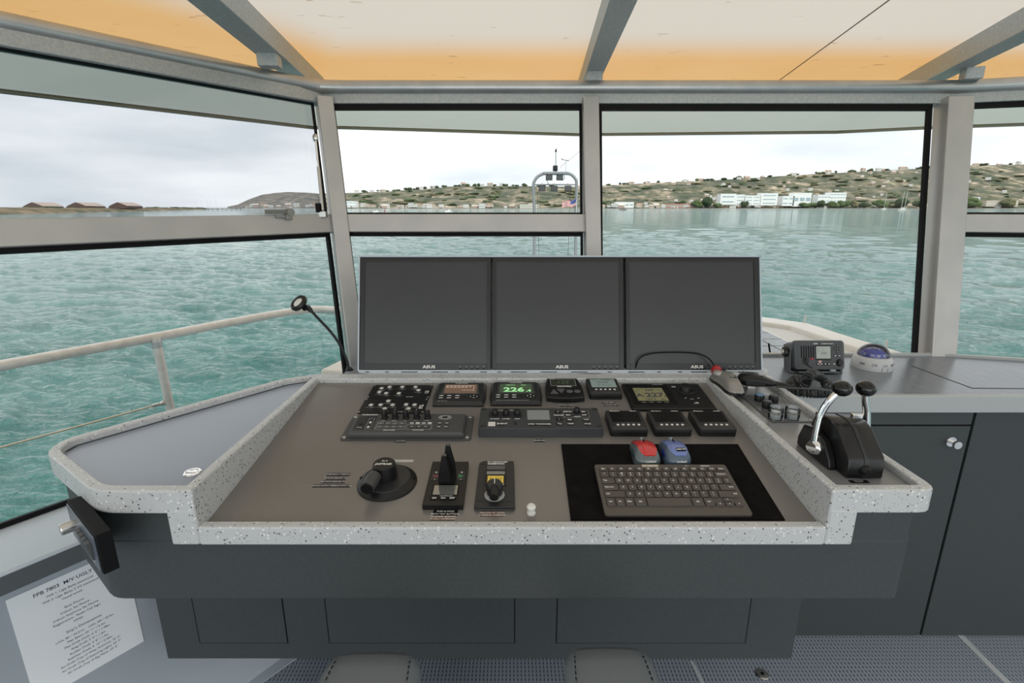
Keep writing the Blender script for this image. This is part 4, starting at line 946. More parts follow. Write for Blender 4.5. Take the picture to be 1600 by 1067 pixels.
build('card_band', MB().lathe([(.0415, .041), (.0415, .0445), (.041, .0445), (.041, .041)], 36), WPL, card)
build('card_emblem', MB().box(-.012, .012, -.003, .003, .0695, .0705).box(-.003, .003, -.014, .014, .0695, .0705), mat('navy_print', (.02, .02, .10), .5), card, smooth=False)
DOME = glass('dome_glass', (.93, .94, .96), 1.0)
build('dome', MB().lathe([(.052, .043)]+[(.052*math.cos(t_), .043+.046*math.sin(t_)) for t_ in [math.radians(8*k) for k in range(1, 12)]], 40), DOME, o)
# coiled lead + microphone
mp_ = atz(1183, 592, 1.022)
o = thing('handset_microphone', 'black handset microphone lying on the right wing behind the round buttons', 'microphone', (mp_.x, mp_.y, 1.001), (0, 0, -.38))
R_ = []
for t_, hw, z0_, z1_ in ((-.052, .010, .012, .022), (-.046, .024, .005, .030), (-.028, .030, .002, .036), (-.005, .029, .002, .037), (.018, .024, .004, .032), (.036, .017, .006, .025), (.048, .011, .008, .021), (.053, .006, .010, .017)):
    R_.append([(t_, hw*math.copysign(abs(math.cos(a_))**.7, math.cos(a_)), (z0_+z1_)/2+(z1_-z0_)/2*math.copysign(abs(math.sin(a_))**.7, math.sin(a_))) for a_ in [2*PI*k/18 for k in range(18)]])
build('shell', MB().rings(R_), PLB, o, ang=60)
sl = MB()
for q_ in range(7): sl.box(-.038+q_*.006, -.0355+q_*.006, -.014, .014, .0352, .0378)
build('grille', sl, mat('grille_grey', (.09, .09, .09), .5), o, bev=.0006)
build('talk_bar', MB().box(-.030, .020, -.031, -.026, .010, .026), PLD, o, bev=.002)
build('label_print', MB().box(.004, .016, -.006, .006, .0352, .0362), GRYP, o, smooth=False)
R_ = []
sr = build('strain_relief', MB().tube([(.050, 0, .0135), (.060, 0, .013), (.066, 0, .0125), (.072, 0, .012), (.080, 0, .011), (.090, 0, .010)], [.008, .0065, .0075, .0055, .006, .004], 12), PLB, o)
cz_ = CZ+.016
A0 = atz(1213, 603, 1.012); 
path = [A0, atz(1240, 606, 1.010), atz(1275, 607, 1.0), atz(1292, 609, .965)]
lead = MB(); lead.tube(bez([tuple(p) for p in path], 6), .0034, 8)
c0 = atz(1263, 606, cz_)
core = [atz(x, y, z) for x, y, z in ((1300, 611, .943), (1285, 613, .943), (1268, 613, .943), (1250, 611, .943), (1239, 605, .943), (1237, 597, .943), (1247, 592, .948), (1257, 599, .968), (1261, 590, .990), (1270, 584, .990), (1282, 589, .965), (1291, 599, .948), (1297, 606, .943))]
core = [tuple(p) for p in core]
cpts = bez(core, 40); hel = []; ph_ = 0; 
for i_ in range(len(cpts)-1):
    d_ = cpts[i_+1]-cpts[i_]; 
    if d_.length < 1e-7: continue
    n_ = Vector((-d_.y, d_.x, 0)).normalized(); st = 4
    for j_ in range(st):
        ph_ += d_.length/st/.0095*2*PI; p_ = cpts[i_]+d_*(j_/st); hel.append(p_+n_*.0145*math.cos(ph_)+Vector((0, 0, .0145*math.sin(ph_))))
hel2 = [hel[0]]
for p_ in hel[1:]:
    if (p_-hel2[-1]).length > .0035: hel2.append(p_)
lead.tube(hel2, .0026, 6)
sk = Vector((rp.x-.063, RY-.012, CZ+.044)); lead.tube(bez([tuple(hel2[-1]), tuple((hel2[-1]+sk)/2+Vector((.004, -.012, .0))), tuple(sk)], 6), .0032, 8)
lead.tube([tuple(path[-1]), tuple(hel2[0])], .003, 8)
build('coiled_cord', lead, mat('cord_rubber', (.025, .027, .028), .35), label='black coiled microphone cord heaped on the counter before the radio', category='cord')
# trackball mouse
tp = atz(1139, 597, 1.012)
o = thing('trackball_mouse', 'grey trackball mouse with a red ball resting on the inner rim', 'mouse', (tp.x, tp.y, 1.0008), (0, 0, -.10)); o.scale = (.9, .95, .95)
R_ = []
for t_, wl_, wr, hh in ((-.085, .010, .010, .010), (-.078, .022, .022, .020), (-.055, .029, .027, .030), (-.025, .030, .028, .036), (.005, .034, .029, .040), (.030, .042, .030, .038), (.055, .044, .028, .031), (.072, .036, .024, .022), (.080, .022, .014, .012)):
    R_.append([(math.copysign(abs(math.cos(a_))**.7, math.cos(a_))*(wr if math.cos(a_) > 0 else wl_), t_, max(0, math.sin(a_))**.75*hh if math.sin(a_) > 0 else 0) for a_ in [2*PI*k/20 for k in range(20)]])
build('shell', MB().rings(R_), mat('mouse_silver', (.30, .29, .275), .32, .3), o, ang=60)
R2 = [[(p[0]*1.03, p[1]*1.01, min(p[2], .009)-.0005 if p[2] > 0 else 0) for p in r] for r in R_]
build('base', MB().rings(R2), PLB, o, ang=60)
build('ball', MB().ball((-.024, .058, .030), .0175), mat('ball_red', (.35, .02, .02), .2), o)
tr_ = [(-.026+.020*math.cos(t_)-.001*k, .030+.024*math.sin(t_), .0385-.00025*k) for k, t_ in enumerate([math.radians(-30+20*k) for k in range(14)])]
build('thumb_button', MB().ball((-.026, .030, .030), .017, sc=(1, 1.2, .55)), mat('silver_light', (.42, .42, .41), .3, .3), o)
build('wheel', MB().tube([(-.004, .052, .034), (.002, .052, .034)], .008, 16), PLD, o)
build('label_tape', MB().box(-.010, .010, -.005, .005, 0, .0008), PLD, o, loc=(.004, -.020, .0362), smooth=False)
text('NAV 1', .006, WHT, o, (.004, -.020, .0372)); text('Logitech', .0055, WHT, o, (.006, -.002, .0385))

# ================================================================== RIGHT WING: round buttons, engine levers
WZ = .9862
x0_, x1_, y0_, y1_ = .640, .740, 1.166, 1.350
o = thing('start_button_panel', 'thin dark panel with three black and two clear-capped buttons', 'switch panel', ((x0_+x1_)/2, (y0_+y1_)/2, WZ))
build('plate', MB().box(-.05, .05, -.092, .092, 0, .003), mat('plate_grey', (.13, .14, .15), .3, .3), o, bev=.0008)
for sx_ in (-1, 1):
    for sy_ in (-1, 1): build('screw', MB().lathe([(.0035, .003), (.0032, .0055), (.001, .006)], 10), STL, o, loc=(sx_*.046, sy_*.088, 0))
for (x_, y_, t_) in ((1186, 625, 'b'), (1208, 627, 'k'), (1198, 636, 'k')):
    p_ = atz(x_, y_, WZ+.003); m_ = mat('blue_cap', (.10, .22, .38), .3) if t_ == 'b' else PLD
    bb_ = build('round_button', MB().lathe([(.0125, .003), (.0125, .017), (.0115, .019), (.001, .019)], 24), PLB, o, loc=(p_.x-o.location.x, p_.y-o.location.y, 0))
    build('cap', MB().lathe([(.0105, .0185), (.0100, .0215), (.001, .0222)], 20), m_, bb_)
CLR = glass('clear_cap', (.80, .84, .86), 1.0)
for (x_, y_) in ((1211, 653), (1237, 653)):
    p_ = atz(x_, y_, WZ+.003); bb_ = build('covered_button', MB().lathe([(.0120, .003), (.0120, .012), (.001, .012)], 20), mat('white_cap', (.75, .77, .77), .3), o, loc=(p_.x-o.location.x, p_.y-o.location.y, 0))
    build('button_stem', MB().lathe([(.010, .012), (.010, .022), (.001, .023)], 18), WPL, bb_)
    build('clear_cover', MB().lathe([(.0165, .003), (.0175, .012), (.0175, .030), (.015, .034), (.001, .0342)], 6+10), CLR, bb_)
    build('cover_ring', MB().rings([[(.0176*math.cos(2*PI*k/24), .0176*math.sin(2*PI*k/24), z_) for k in range(24)] for z_ in (.019, .0215)], cap=False), STL, bb_)
text('PORT  STOP / START  STBD', .006, WHT, o, (.006, -.080, .0031))
o = thing('mic_clip', 'small steel clip on the right wing under the handset microphone', 'clip', tuple(atz(1173, 606, WZ)))
build('plate', MB().box(-.013, .013, -.010, .010, 0, .002), STL, o); build('hook', MB().box(-.012, .012, -.004, .004, .002, .010), CHR, o, bev=.001)
# engine control
o = thing('engine_control', 'black twin-lever engine control with chrome levers and ball knobs', 'throttle', (.686, .965, WZ))
prof = [(-.067, 0), (-.067, .034), (-.062, .044), (-.018, .083), (.005, .091), (.040, .090), (.060, .080), (.072, .050), (.072, 0)]
mb = MB(); mb.rings([[(-.034, y, z) for y, z in prof], [(-.030, y*.99, z*1.02) for y, z in prof], [(-.002, y, z*1.02) for y, z in prof]]); mb2 = MB(); mb2.rings([[(.002, y, z*1.02) for y, z in prof], [(.032, y*.99, z*1.02) for y, z in prof], [(.037, y, z) for y, z in prof]])
CST = mat('cast_black', (.007, .007, .008), .28, spec=.5, bump=(300, .2, .0006))
build('left_cover', mb, CST, o, bev=.003); build('right_cover', mb2, CST, o, bev=.003)
build('seam_rib', MB().rings([[(-.0035, y, z*1.035) for y, z in prof], [(.0035, y, z*1.035) for y, z in prof]]), PLD, o, bev=.001)
build('side_housing', MB().rings([[(x, y, z) for y, z in ((-.035, .0), (-.030, .02), (-.005, .050), (.035, .062), (.070, .055), (.085, .02), (.085, 0))] for x in (-.050, -.033)]), CST, o, bev=.004)
build('side_housing', MB().rings([[(x, y, z) for y, z in ((-.035, .0), (-.030, .02), (-.005, .050), (.035, .062), (.070, .055), (.085, .02), (.085, 0))] for x in (.036, .048)]), CST, o, bev=.004)
build('neutral_button', MB().tube([(.0, -.066, .018), (.0, -.072, .018), (.0, -.077, .018)], [.011, .010, .007], 18), PLB, o)
build('index_tab', MB().prism([(-.034, -.060), (-.022, -.060), (-.027, -.030), (-.032, -.030)], .036, .046), CST, o, bev=.002)
for sg, hx in ((-1, -.050), (1, .050)):
    build('pivot_hub', MB().tube([(sg*.044, .015, .027), (sg*.056, .015, .027), (sg*.062, .012, .027)], [.019, .0165, .012], 8), CHR, o)
    ba = Vector((.668-.686, .977-.965, 1.144-WZ)) if sg < 0 else Vector((.716-.686, .977-.965, 1.144-WZ))
    lv = build('lever', MB().tube(bez([(sg*.053, .015, .028), (sg*.052, .018, .060), (sg*.047, .020, .100), (sg*.036, .016, .132), tuple(ba)], 6), [.0072]*25, 14), CHR, o)
    build('ball_knob', MB().ball(ba, .0185, 28, 18, (1, 1, .86)), mat('gloss_black', (.004, .004, .004), .06), lv)
for q_ in ((-.030, .072, .03), (.036, -.060, .030)): build('screw', MB().ball((q_[0], q_[1], q_[2]), .0035, 10, 6), STL, o)
build('cam_bracket', MB().box(.020, .044, .020, .030, .088, .098), CHR, o, bev=.002)
build('cam_bracket', MB().box(-.044, -.028, .035, .045, .085, .096), CHR, o, bev=.002)
p_ = atz(1342, 752, WZ); o = thing('label_tape', 'black label tape on the right wing in front of the engine levers', 'label', p_)
build('tape', MB().box(-.018, .018, -.005, .005, 0, .0006), BLK, o, smooth=False); text('KEEP CLEAR\nOF EMCY', .0035, GRYP, o, (0, 0, .0008))

# ================================================================== SWITCH PANEL ON THE CONSOLE'S LEFT SIDE
A_ = Vector((-.785, .846, 0)); B_ = Vector((-.962, .985, 0)); E1 = (B_-A_).normalized(); EN = Vector((-abs(E1.y), -abs(E1.x), 0)).normalized()
def side(x, y, off=.024):
    p = onp(x, y, A_+EN*off, EN)-A_; return p.dot(E1), p.z
s0_, zt0 = side(148, 838); s1_, zt1 = side(104, 781); sb_, zb0 = side(160, 895)
print('switchpanel', s0_, zt0, s1_, zt1, sb_, zb0)
ctr = A_+E1*((s0_+s1_)/2); zc_ = (max(zt0, zt1)+zb0)/2
o = thing('switch_panel', 'black framed rocker switch panel with a silver knob on the console side', 'switch panel', (ctr.x, ctr.y, zc_))
M_ = Matrix((( -E1.x, 0, EN.x), (-E1.y, 0, EN.y), (0, 1, 0))).to_4x4()
o.rotation_euler = M_.to_euler()
L2 = abs(s1_-s0_)/2; H2 = abs(max(zt0, zt1)-zb0)/2
build('box', MB().box(-L2, L2, -H2, H2, .0005, .024), BLK, o, bev=.002)
build('face_plate', MB().box(-L2+.004, L2-.004, -H2+.004, H2-.004, .024, .0265), mat('face_blue_grey', (.08, .10, .13), .3), o, bev=.001)
for q_ in range(4): build('rocker_switch', MB().rings([[(x, y, z) for x, y, z in ((-.008, -.018, .0265), (.008, -.018, .0265), (.008, .018, .0265), (-.008, .018, .0265))], [(x, y, z) for x, y, z in ((-.007, -.017, .029), (.007, -.017, .029), (.007, .017, .034), (-.007, .017, .034))]]), PLG, o, loc=(-L2*.05+.0185*(q_-1)+.02, -.003, 0), bev=.0008); text('o  I', .006, WHT, o, (-L2*.05+.0185*(q_-1)+.02, -.026, .0266))
build('knob', MB().lathe([(.011, .0265), (.011, .046), (.0095, .048), (.001, .048)], 6+14), STL, o, loc=(-L2*.55, .004, 0))

# ================================================================== GOOSENECK LAMP
o = thing('gooseneck_lamp', 'black gooseneck lamp with a round head, bending from behind the console rim', 'lamp', (-.512, 1.538, 1.0005))
lo = Vector(o.location)
pts = [aty(x, y, 1.538)-lo for x, y in ((545, 579), (541, 560), (531, 538), (516, 517), (500, 500), (487, 486))]
build('base', MB().lathe([(.012, 0), (.012, .004), (.006, .010), (.001, .010)], 16), PLB, o)
pts[0].z = .008
build('stem', MB().tube(bez([tuple(p) for p in pts], 6), .0042, 10), PLB, o)
hc = aty(468, 474, 1.52)-lo
R1 = Matrix.Rotation(math.radians(38), 4, 'X') @ Matrix.Rotation(math.radians(-24), 4, 'Y')
hd = build('lamp_head', MB().lathe([(.020, -.007), (.026, -.003), (.028, .004), (.025, .010), (.021, .011), (.018, .007), (.001, .007)], 28), PLB, o); hd.matrix_local = Matrix.Translation(hc) @ R1
bl_ = build('bulb', MB().lathe([(.0155, .0072), (.012, .010), (.001, .012)], 20), mat('lamp_lens', (.70, .70, .68), .2), hd)
build('neck', MB().tube([tuple(pts[-1]), tuple(pts[-1]+Vector((-.010, 0, .012))), tuple(hc+Vector((.014, 0, -.012)))], [.006, .009, .010], 12), PLB, o)

# ================================================================== WINDOW FITTINGS (left, top)
def lin(x, y, off): return onp(x, y, S1+LN*off, LN)
a_, b_ = lin(493, 215, .035), lin(504, 328, .035)
o = thing('gas_strut', 'slim silver gas strut beside the left corner post', 'strut', a_)
build('rod', MB().tube([(0, 0, 0), tuple((b_-a_)*.55)], .004, 10), CHR, o); build('cylinder', MB().tube([tuple((b_-a_)*.4), tuple(b_-a_)], .0062, 12), STL, o)
build('upper_bracket', MB().ball((0, 0, 0), .012, 12, 8, (1, .7, 1.3)), STL, o); 
lb0 = b_-a_
build('lower_bracket', MB().box(lb0.x-.014, lb0.x+.014, lb0.y-.012, lb0.y+.012, lb0.z-.026, lb0.z-.004), STL, o, bev=.002); build('clamp', MB().box(lb0.x-.022, lb0.x-.006, lb0.y-.014, lb0.y+.014, lb0.z-.008, lb0.z+.026), BLK, o, bev=.002)
STL2 = mat('dull_steel', (.30, .30, .28), .45, .5)
a_ = lin(441, 343, .03)
o = thing('window_latch', 'silver lever latch standing on the left middle rail', 'latch', a_, (0, 0, math.atan2(-LD.y, -LD.x)))
build('foot', MB().box(.012, .036, -.010, .010, 0, .020), STL2, o, bev=.002); build('lever_arm', MB().box(-.058, .034, -.008, .008, .020, .036), mat('latch_grey', (.22, .225, .20), .5, .3), o, bev=.002)
build('pivot', MB().tube([(.030, -.013, .026), (.030, .013, .026)], .014, 18), STL2, o); build('catch', MB().box(-.024, .012, -.006, .006, .006, .018), STL2, o, bev=.002)

# ================================================================== PAPER ON THE LEFT WALL
WM = Matrix(((WD.x, 0, WN.x), (WD.y, 0, WN.y), (0, 1, 0))).to_4x4()
pa = onp(8, 938, WP+WN*.001, WN)
o = thing('notice_sheet', 'white printed information sheet stuck to the wall below the left window', 'paper', (pa.x, pa.y, pa.z), WM.to_euler())
build('sheet', MB().box(0, .222, -.290, 0, 0, .0006), PAPER, o, smooth=False)
text('FPB 7803  M/V UGLY BETTY', .0125, INK, o, (.118, -.020, .0008), bold=.01)
ls = ['Wifi 1: Ugly Betty password', 'Wifi 2: Ugly Betty 2 5G password', 'Vessel email:', '', 'Boat Phone:', 'Iridium Sat Phone:', 'Iridium Satphone Sat Phone:', 'Registration:  Radio Call Sign:', 'MMSI:']
for i_, s_ in enumerate(ls):
    if s_: text(s_, .0078, INK, o, (.108, -.036-i_*.0118, .0008))
text("Ship's Dimensions:", .0095, INK, o, (.116, -.150, .0008))
ls = ["LOA: 86' / 26.21m    LWL: 84' / 25.6m", "Max Beam: 20' 11\" / 6.4m", "Max Draft (Hull): 6' 6\" / 1.98m", "Skeg Draft: 5' 5\" / 1.6m", "Rudder Draft: 4' 8\" / 1.4m", "Stabilizer Draft: 6' 10\" / 2.08m", "Air Draft (Top of Whip Antenna): 36' 6\"", "Air Draft (Top of Steaming Light): 30' 7\"", "Air Draft (Top of Big Mast): 29' 4\""]
for i_, s_ in enumerate(ls): text(s_, .0074, INK, o, (.116, -.165-i_*.0118, .0008))

# ================================================================== HELM CHAIR (only its arm pads reach into view)
o = thing('helm_chair', 'charcoal leather helm chair, its two stitched arm pads reaching toward the console', 'chair', (-.02, 0, 0))
def pad(xc, yfront, wf, wb, zt, ln_):
    R_ = []
    for t_, s_, dz in ((0, .55, .030), (.006, .80, .012), (.022, .95, .003), (.05, 1, 0), (.20, 1.04, 0), (ln_*.7, 1.08, -.001), (ln_-.02, 1.08, -.004), (ln_, .8, -.02)):
        w_ = wf*s_/2; y_ = yfront-t_; sec = []
        for x, z in ((-1, -.055), (-1.06, -.035), (-1.04, -.014), (-.86, -.0015), (-.5, .001), (0, .0018), (.5, .001), (.86, -.0015), (1.04, -.014), (1.06, -.035), (1, -.055)): sec.append((xc+x*w_, y_, zt+z*(1 if z < -.02 else 1)-(abs(dz) if z > -.02 else abs(dz)*.3)))
        R_.append(sec)
    return MB().rings(R_)
for (xa, xb, yt) in ((497, 655, 1017), (884, 1031, 1009)):
    zt = .68; f0 = atz((xa+xb)/2, yt, zt-.006); e0, e1 = atz(xa, 1050, zt), atz(xb, 1050, zt); wd_ = e1.x-e0.x
    xc = (e0.x+e1.x)/2; 
    a0 = build('armrest', pad(xc+.02, f0.y+.008, wd_*.94, 0, zt, .62), LEA, o, ang=75)
    for sg in (-1, 1):
        st_ = MB()
        for q_ in range(26): y_ = f0.y-.012-q_*.012; x_ = xc+.02+sg*wd_*.94/2*(.80+.05*min(1, q_/5)); st_.beam((x_, y_, zt-.0008-max(0, .006-q_*.003)), (x_, y_-.007, zt-.0008-max(0, .006-(q_+1)*.003)), (.0016, 0, 0), (0, 0, .0014))
        build('stitching', st_, BLK, a0, smooth=False)
    build('arm_support', MB().box(xc-.01, xc+.05, .0, .10, .50, .63), STL, o, bev=.005)
build('seat', MB().prism(rrect(-.26, .26, -.26, .24, .05), .46, .57), LEA, o, bev=.02, seg=3)
build('backrest', MB().box(-.24, .24, -.36, -.26, .52, 1.02), LEA, o, bev=.03, seg=3)
build('column', MB().lathe([(.24, 0), (.24, .015), (.06, .03), (.05, .46), (.001, .46)], 28), STL, o)

# ================================================================== OUTSIDE: own boat
DK = .75
rr = [atz(480, 590, DK), atz(500, 577, DK), atz(535, 560, DK)]
ra = [atz(1190, 494, DK), atz(1262, 504, DK), atz(1325, 524, DK), atz(1395, 545, DK), atz(1430, 556, DK)]
la = rr[-1]
outl_ = [(-1.35, 1.30), (-1.02, 2.1), (rr[1].x, rr[1].y), (la.x, la.y), (-.55, 4.0), (.1, 4.9), (.9, 5.1), (ra[0].x-.25, ra[0].y+.35)] + [(p.x, p.y) for p in ra] + [(2.35, 2.2), (2.6, 1.9)]
bt = thing('boat_deckhouse', 'white cabin roof of the boat in front of the windows', 'boat')
inner_cut = [(p[0], p[1]) for p in outl_]
inner_cut[0] = (-1.0, 2.12); inner_cut[1] = (-.98, 2.14); inner_cut[-1] = (2.3, 2.07); inner_cut[-2] = (2.30, 2.2)
build('roof', MB().prism(inner_cut[::-1], DK-.10, DK-.03), WDECK, bt, bev=.01)
ke = MB(); ke.sweep(inner_cut[2:-2], .16, DK-.12, DK, side=-1); build('roof_edge', ke, mat('white_edge', (.74, .72, .68), .5), bt, bev=.01)
for p in ((ra[1].x-.02, ra[1].y), (ra[3].x-.04, ra[3].y-.0)): build('seam_post', MB().tube([(p[0], p[1], DK), (p[0], p[1], DK+.05)], .006, 8), WDECK, bt)
hull = [(-2.2, -2.5), (-1.9, 2.5), (-1.1, 6), (.3, 11), (1.35, 15.0), (1.9, 11), (2.6, 6), (3.1, 2.5), (3.3, -2.5)]
build('hull', MB().rings([[(x*.86+.1, y-.3, -3.9) for x, y in hull], [(x*.95+.03, y, -1.2) for x, y in hull], [(x, y, -1.0) for x, y in hull]]), mat('hull_aluminium', (.45, .46, .46), .5, .3), bt)
build('wheelhouse_side', MB().prism([(-.86, 2.35), (2.3, 2.35), (2.2, 3.6), (.9, 4.9), (-.6, 3.6)], -1.0, DK-.101), WDECK, bt)
# solar panels
PVM = mat('solar_glass', (.10, .12, .14), .22, spec=.8)
def solar(lb, x0, y0, nx, ny, cw, chh, ang):
    o = thing('solar_panel', lb, 'solar panel', (x0, y0, DK-.029), (0, 0, ang))
    W_, H_ = nx*cw, ny*chh
    build('frame', MB().box(-.02, W_+.02, -.02, H_+.02, 0, .022), WPL, o, bev=.003)
    first = None
    for i in range(nx):
        for j in range(ny):
            if first is None: first = c_ = build('solar_cell', MB().box(.004, cw-.004, .004, chh-.004, .0225, .0265), PVM, o, smooth=False)
            else: c_ = first.copy(); COL.objects.link(c_)
            c_.location = (i*cw, j*chh, 0)
solar('dark solar panel on the cabin roof, nearest the windows', .78, 2.60, 6, 5, .135, .155, math.radians(0))
solar('dark solar panel on the cabin roof, farther of the two toward the bow', .60, 3.45, 7, 5, .135, .155, math.radians(0))
wp = [aty(1170, 566, 2.14), aty(1215, 549, 2.25), aty(1236, 547, 2.4)]
wo_ = thing('window_wiper', 'black wiper arm and blade low outside the front window', 'wiper', wp[0])
build('blade', MB().tube([(0, 0, -.01), tuple(wp[2]-wp[0])], .006, 8), BLK, wo_); w3 = [aty(1170, 556, 2.16)-wp[0], aty(1213, 553, 2.16)-wp[0]]
build('arm', MB().tube([tuple(w3[0]), tuple(w3[1])], .012, 10), STL, wo_); build('joint', MB().tube([tuple(aty(1204, 556, 2.15)-wp[0]), tuple(aty(1201, 536, 2.15)-wp[0])], .004, 8), BLK, wo_)
# guard rail on the left
RZ_ = .88
P_ = [atz(-420, 640, RZ_), atz(-150, 598, RZ_), atz(0, 571, RZ_), atz(243, 526, RZ_), atz(350, 505, RZ_), atz(450, 487, RZ_), atz(492, 483, RZ_), atz(527, 483.5, RZ_), atz(590, 486, RZ_)]
gr = thing('guard_rail', 'pale pipe guard rail with wire lines outside the left window', 'railing', (P_[3].x, P_[3].y, -.98))
lo = Vector(gr.location); R3 = bez([tuple(p-lo) for p in P_], 6)
build('top_rail', MB().tube(R3, .023, 14), RAILM, gr)
def stan(x, y, nm='post'):
    t_ = atz(x, y, RZ_)-lo; b_ = t_.copy(); b_.z = 0; b_ += Vector((.06, -.02, 0)); build(nm, MB().tube([tuple(b_), tuple(t_)], .021, 12), RAILM, gr); build('weld_collar', MB().tube([tuple(t_-Vector((0, 0, .05))), tuple(t_-Vector((0, 0, .02)))], .0235, 12), WELD, gr)
    return b_, t_
B1 = stan(243, 527); stan(-190, 606); stan(590, 486)
def wire(z_):
    f_ = (z_+.98)/(RZ_+.98)
    a_ = B1[0]+(B1[1]-B1[0])*f_; 
    for e_ in (atz(-190, 606, RZ_)-lo, ):
        e2 = e_.copy(); e2.z = z_+.98
        d_ = (e2-a_); w_ = build('wire', MB().tube([tuple(a_+d_*.07), tuple(e2)], .0045, 8), mat('wire_steel', (.62, .55, .42), .35, .8), gr)
        build('turnbuckle', MB().tube([tuple(a_), tuple(a_+d_*.012), tuple(a_+d_*.022), tuple(a_+d_*.035), tuple(a_+d_*.048), tuple(a_+d_*.052), tuple(a_+d_*.085)], [.008, .008, .013, .013, .007, .010, .008], 10), STL, w_)
    build('wire_eye', MB().tube([tuple(a_-d_*.002), tuple(a_-d_*.022)], .008, 10), STL, gr)
wire(.548); wire(.20)
# light arch on the bow
AY = 12.0
def A12(x, y, dy=0): return aty(x, y, AY+dy)
ao = thing('light_arch', 'grey pipe arch on the bow carrying floodlights and a wind mast', 'mast', (A12(868, 400).x, AY, -1.0)); lo = Vector(ao.location)
lp = [A12(835, 470)-lo, A12(835, 330)-lo, A12(833.5, 292)-lo, A12(834.5, 284)-lo, A12(839, 276.5)-lo, A12(846, 272)-lo, A12(852, 270.5)-lo, A12(868, 270.5)-lo, A12(886, 270.5)-lo, A12(893, 272.5)-lo, A12(899, 279)-lo, A12(901, 288)-lo, A12(900, 330)-lo, A12(899, 470)-lo]
lp[0].z = 0; lp[-1].z = 0
pk = [lp[0], lp[1]]+bez([tuple(p) for p in lp[1:-1]], 4)[1:]+[lp[-1]]
build('arch_pipe', MB().tube(pk, .034, 12), mat('arch_grey', (.26, .28, .29), .5, .1), ao)
build('top_plate', MB().beam(A12(849, 270)-lo, A12(888, 270)-lo, (0, .12, 0), (0, 0, .055)), MAT['arch_grey'], ao, bev=.01)
build('crossbar', MB().tube([tuple(A12(834, 288)-lo), tuple(A12(900, 288)-lo)], .016, 8), MAT['arch_grey'], ao)
def flood(x, y, s=1):
    p = A12(x, y, -.10)-lo; w_, h_ = .075*s, .06*s
    f_ = build('floodlight', MB().rings([[(p.x-w_, p.y, p.z-h_), (p.x+w_, p.y, p.z-h_), (p.x+w_, p.y, p.z+h_), (p.x-w_, p.y, p.z+h_)], [(p.x-w_*.6, p.y+.1, p.z-h_*.6), (p.x+w_*.6, p.y+.1, p.z-h_*.6), (p.x+w_*.6, p.y+.1, p.z+h_*.6), (p.x-w_*.6, p.y+.1, p.z+h_*.6)]]), PLD, ao)
    build('lens', MB().box(p.x-w_*.8, p.x+w_*.8, p.y-.006, p.y-.001, p.z-h_*.75, p.z+h_*.75), PLG, f_, smooth=False); build('bracket', MB().box(p.x-.008, p.x+.008, p.y+.02, p.y+.05, p.z+h_*.6, p.z+h_+.055), MAT['arch_grey'], ao)
for x_, y_ in ((858, 277), (874.5, 277), (847, 294), (866, 294), (887.5, 294)): flood(x_, y_)
build('wind_mast', MB().tube([tuple(A12(868.5, 270)-lo), tuple(A12(868.5, 236)-lo)], .010, 8), MAT['arch_grey'], ao)
build('spotlight', MB().lathe([(.05, 0), (.055, .02), (.055, .10), (.05, .12), (.001, .12)], 14), PLB, ao, loc=A12(867.5, 267)-lo)
build('wind_sensor', MB().ball(A12(868.5, 235)-lo, .022, 10, 8, (1, 1, 1.6)), PLB, ao); build('sensor_tip', MB().tube([tuple(A12(868.8, 235)-lo), tuple(A12(869.8, 231)-lo)], .006, 6), PLB, ao)
build('vane_post', MB().tube([tuple(A12(884, 270)-lo), tuple(A12(884, 250)-lo)], .004, 6), MAT['arch_grey'], ao)
build('wind_vane', MB().tube([tuple(A12(879, 249)-lo), tuple(A12(889, 250.5)-lo)], .006, 6).poly([A12(877, 246)-lo, A12(879.5, 249)-lo, A12(877.5, 249.5)-lo]), PLB, ao)
build('stay_wire', MB().tube([tuple(A12(874, 262)-lo), tuple(A12(925, 220)-lo)], .004, 6), MAT['arch_grey'], ao)
build('lamp_cable', MB().tube(bez([tuple(A12(x, y)-lo) for x, y in ((854, 278), (856, 285), (861, 290), (866, 289))], 5), .006, 6), PLB, ao)
build('lamp_cable', MB().tube(bez([tuple(A12(x, y)-lo) for x, y in ((881, 272), (882, 277), (879, 281), (875, 281))], 5), .006, 6), PLB, ao)
for x0_, x1_ in ((839.5, 843), (891, 886.5)): build('stay_wire', MB().tube([tuple(A12(x0_, 300)-lo), tuple(A12(x1_, 430)-lo)], .004, 6), PLB, ao)
# flag
FL = mat('flag_cloth', (.6, .06, .07), .8); N, L = FL.node_tree.nodes, FL.node_tree.links; b = N['Principled BSDF']
uvn = N.new('ShaderNodeUVMap'); sx = N.new('ShaderNodeSeparateXYZ'); L.new(uvn.outputs[0], sx.inputs[0])
strp = mnode('LESS_THAN', mnode('FRACT', mnode('MULTIPLY', sx.outputs[1], 6.5, N, L), None, N, L), .5, N, L)
mx = N.new('ShaderNodeMix'); mx.data_type = 'RGBA'; L.new(strp, mx.inputs[0]); mx.inputs[6].default_value = (.75, .74, .72, 1); mx.inputs[7].default_value = (.55, .05, .07, 1)
cant = mnode('MULTIPLY', mnode('GREATER_THAN', sx.outputs[0], .6, N, L), mnode('GREATER_THAN', sx.outputs[1], .46, N, L), N, L)
m2 = N.new('ShaderNodeMix'); m2.data_type = 'RGBA'; L.new(cant, m2.inputs[0]); L.new(mx.outputs[2], m2.inputs[6])
vs_ = N.new('ShaderNodeTexVoronoi'); vs_.inputs['Scale'].default_value = 22; L.new(uvn.outputs[0], vs_.inputs['Vector'])
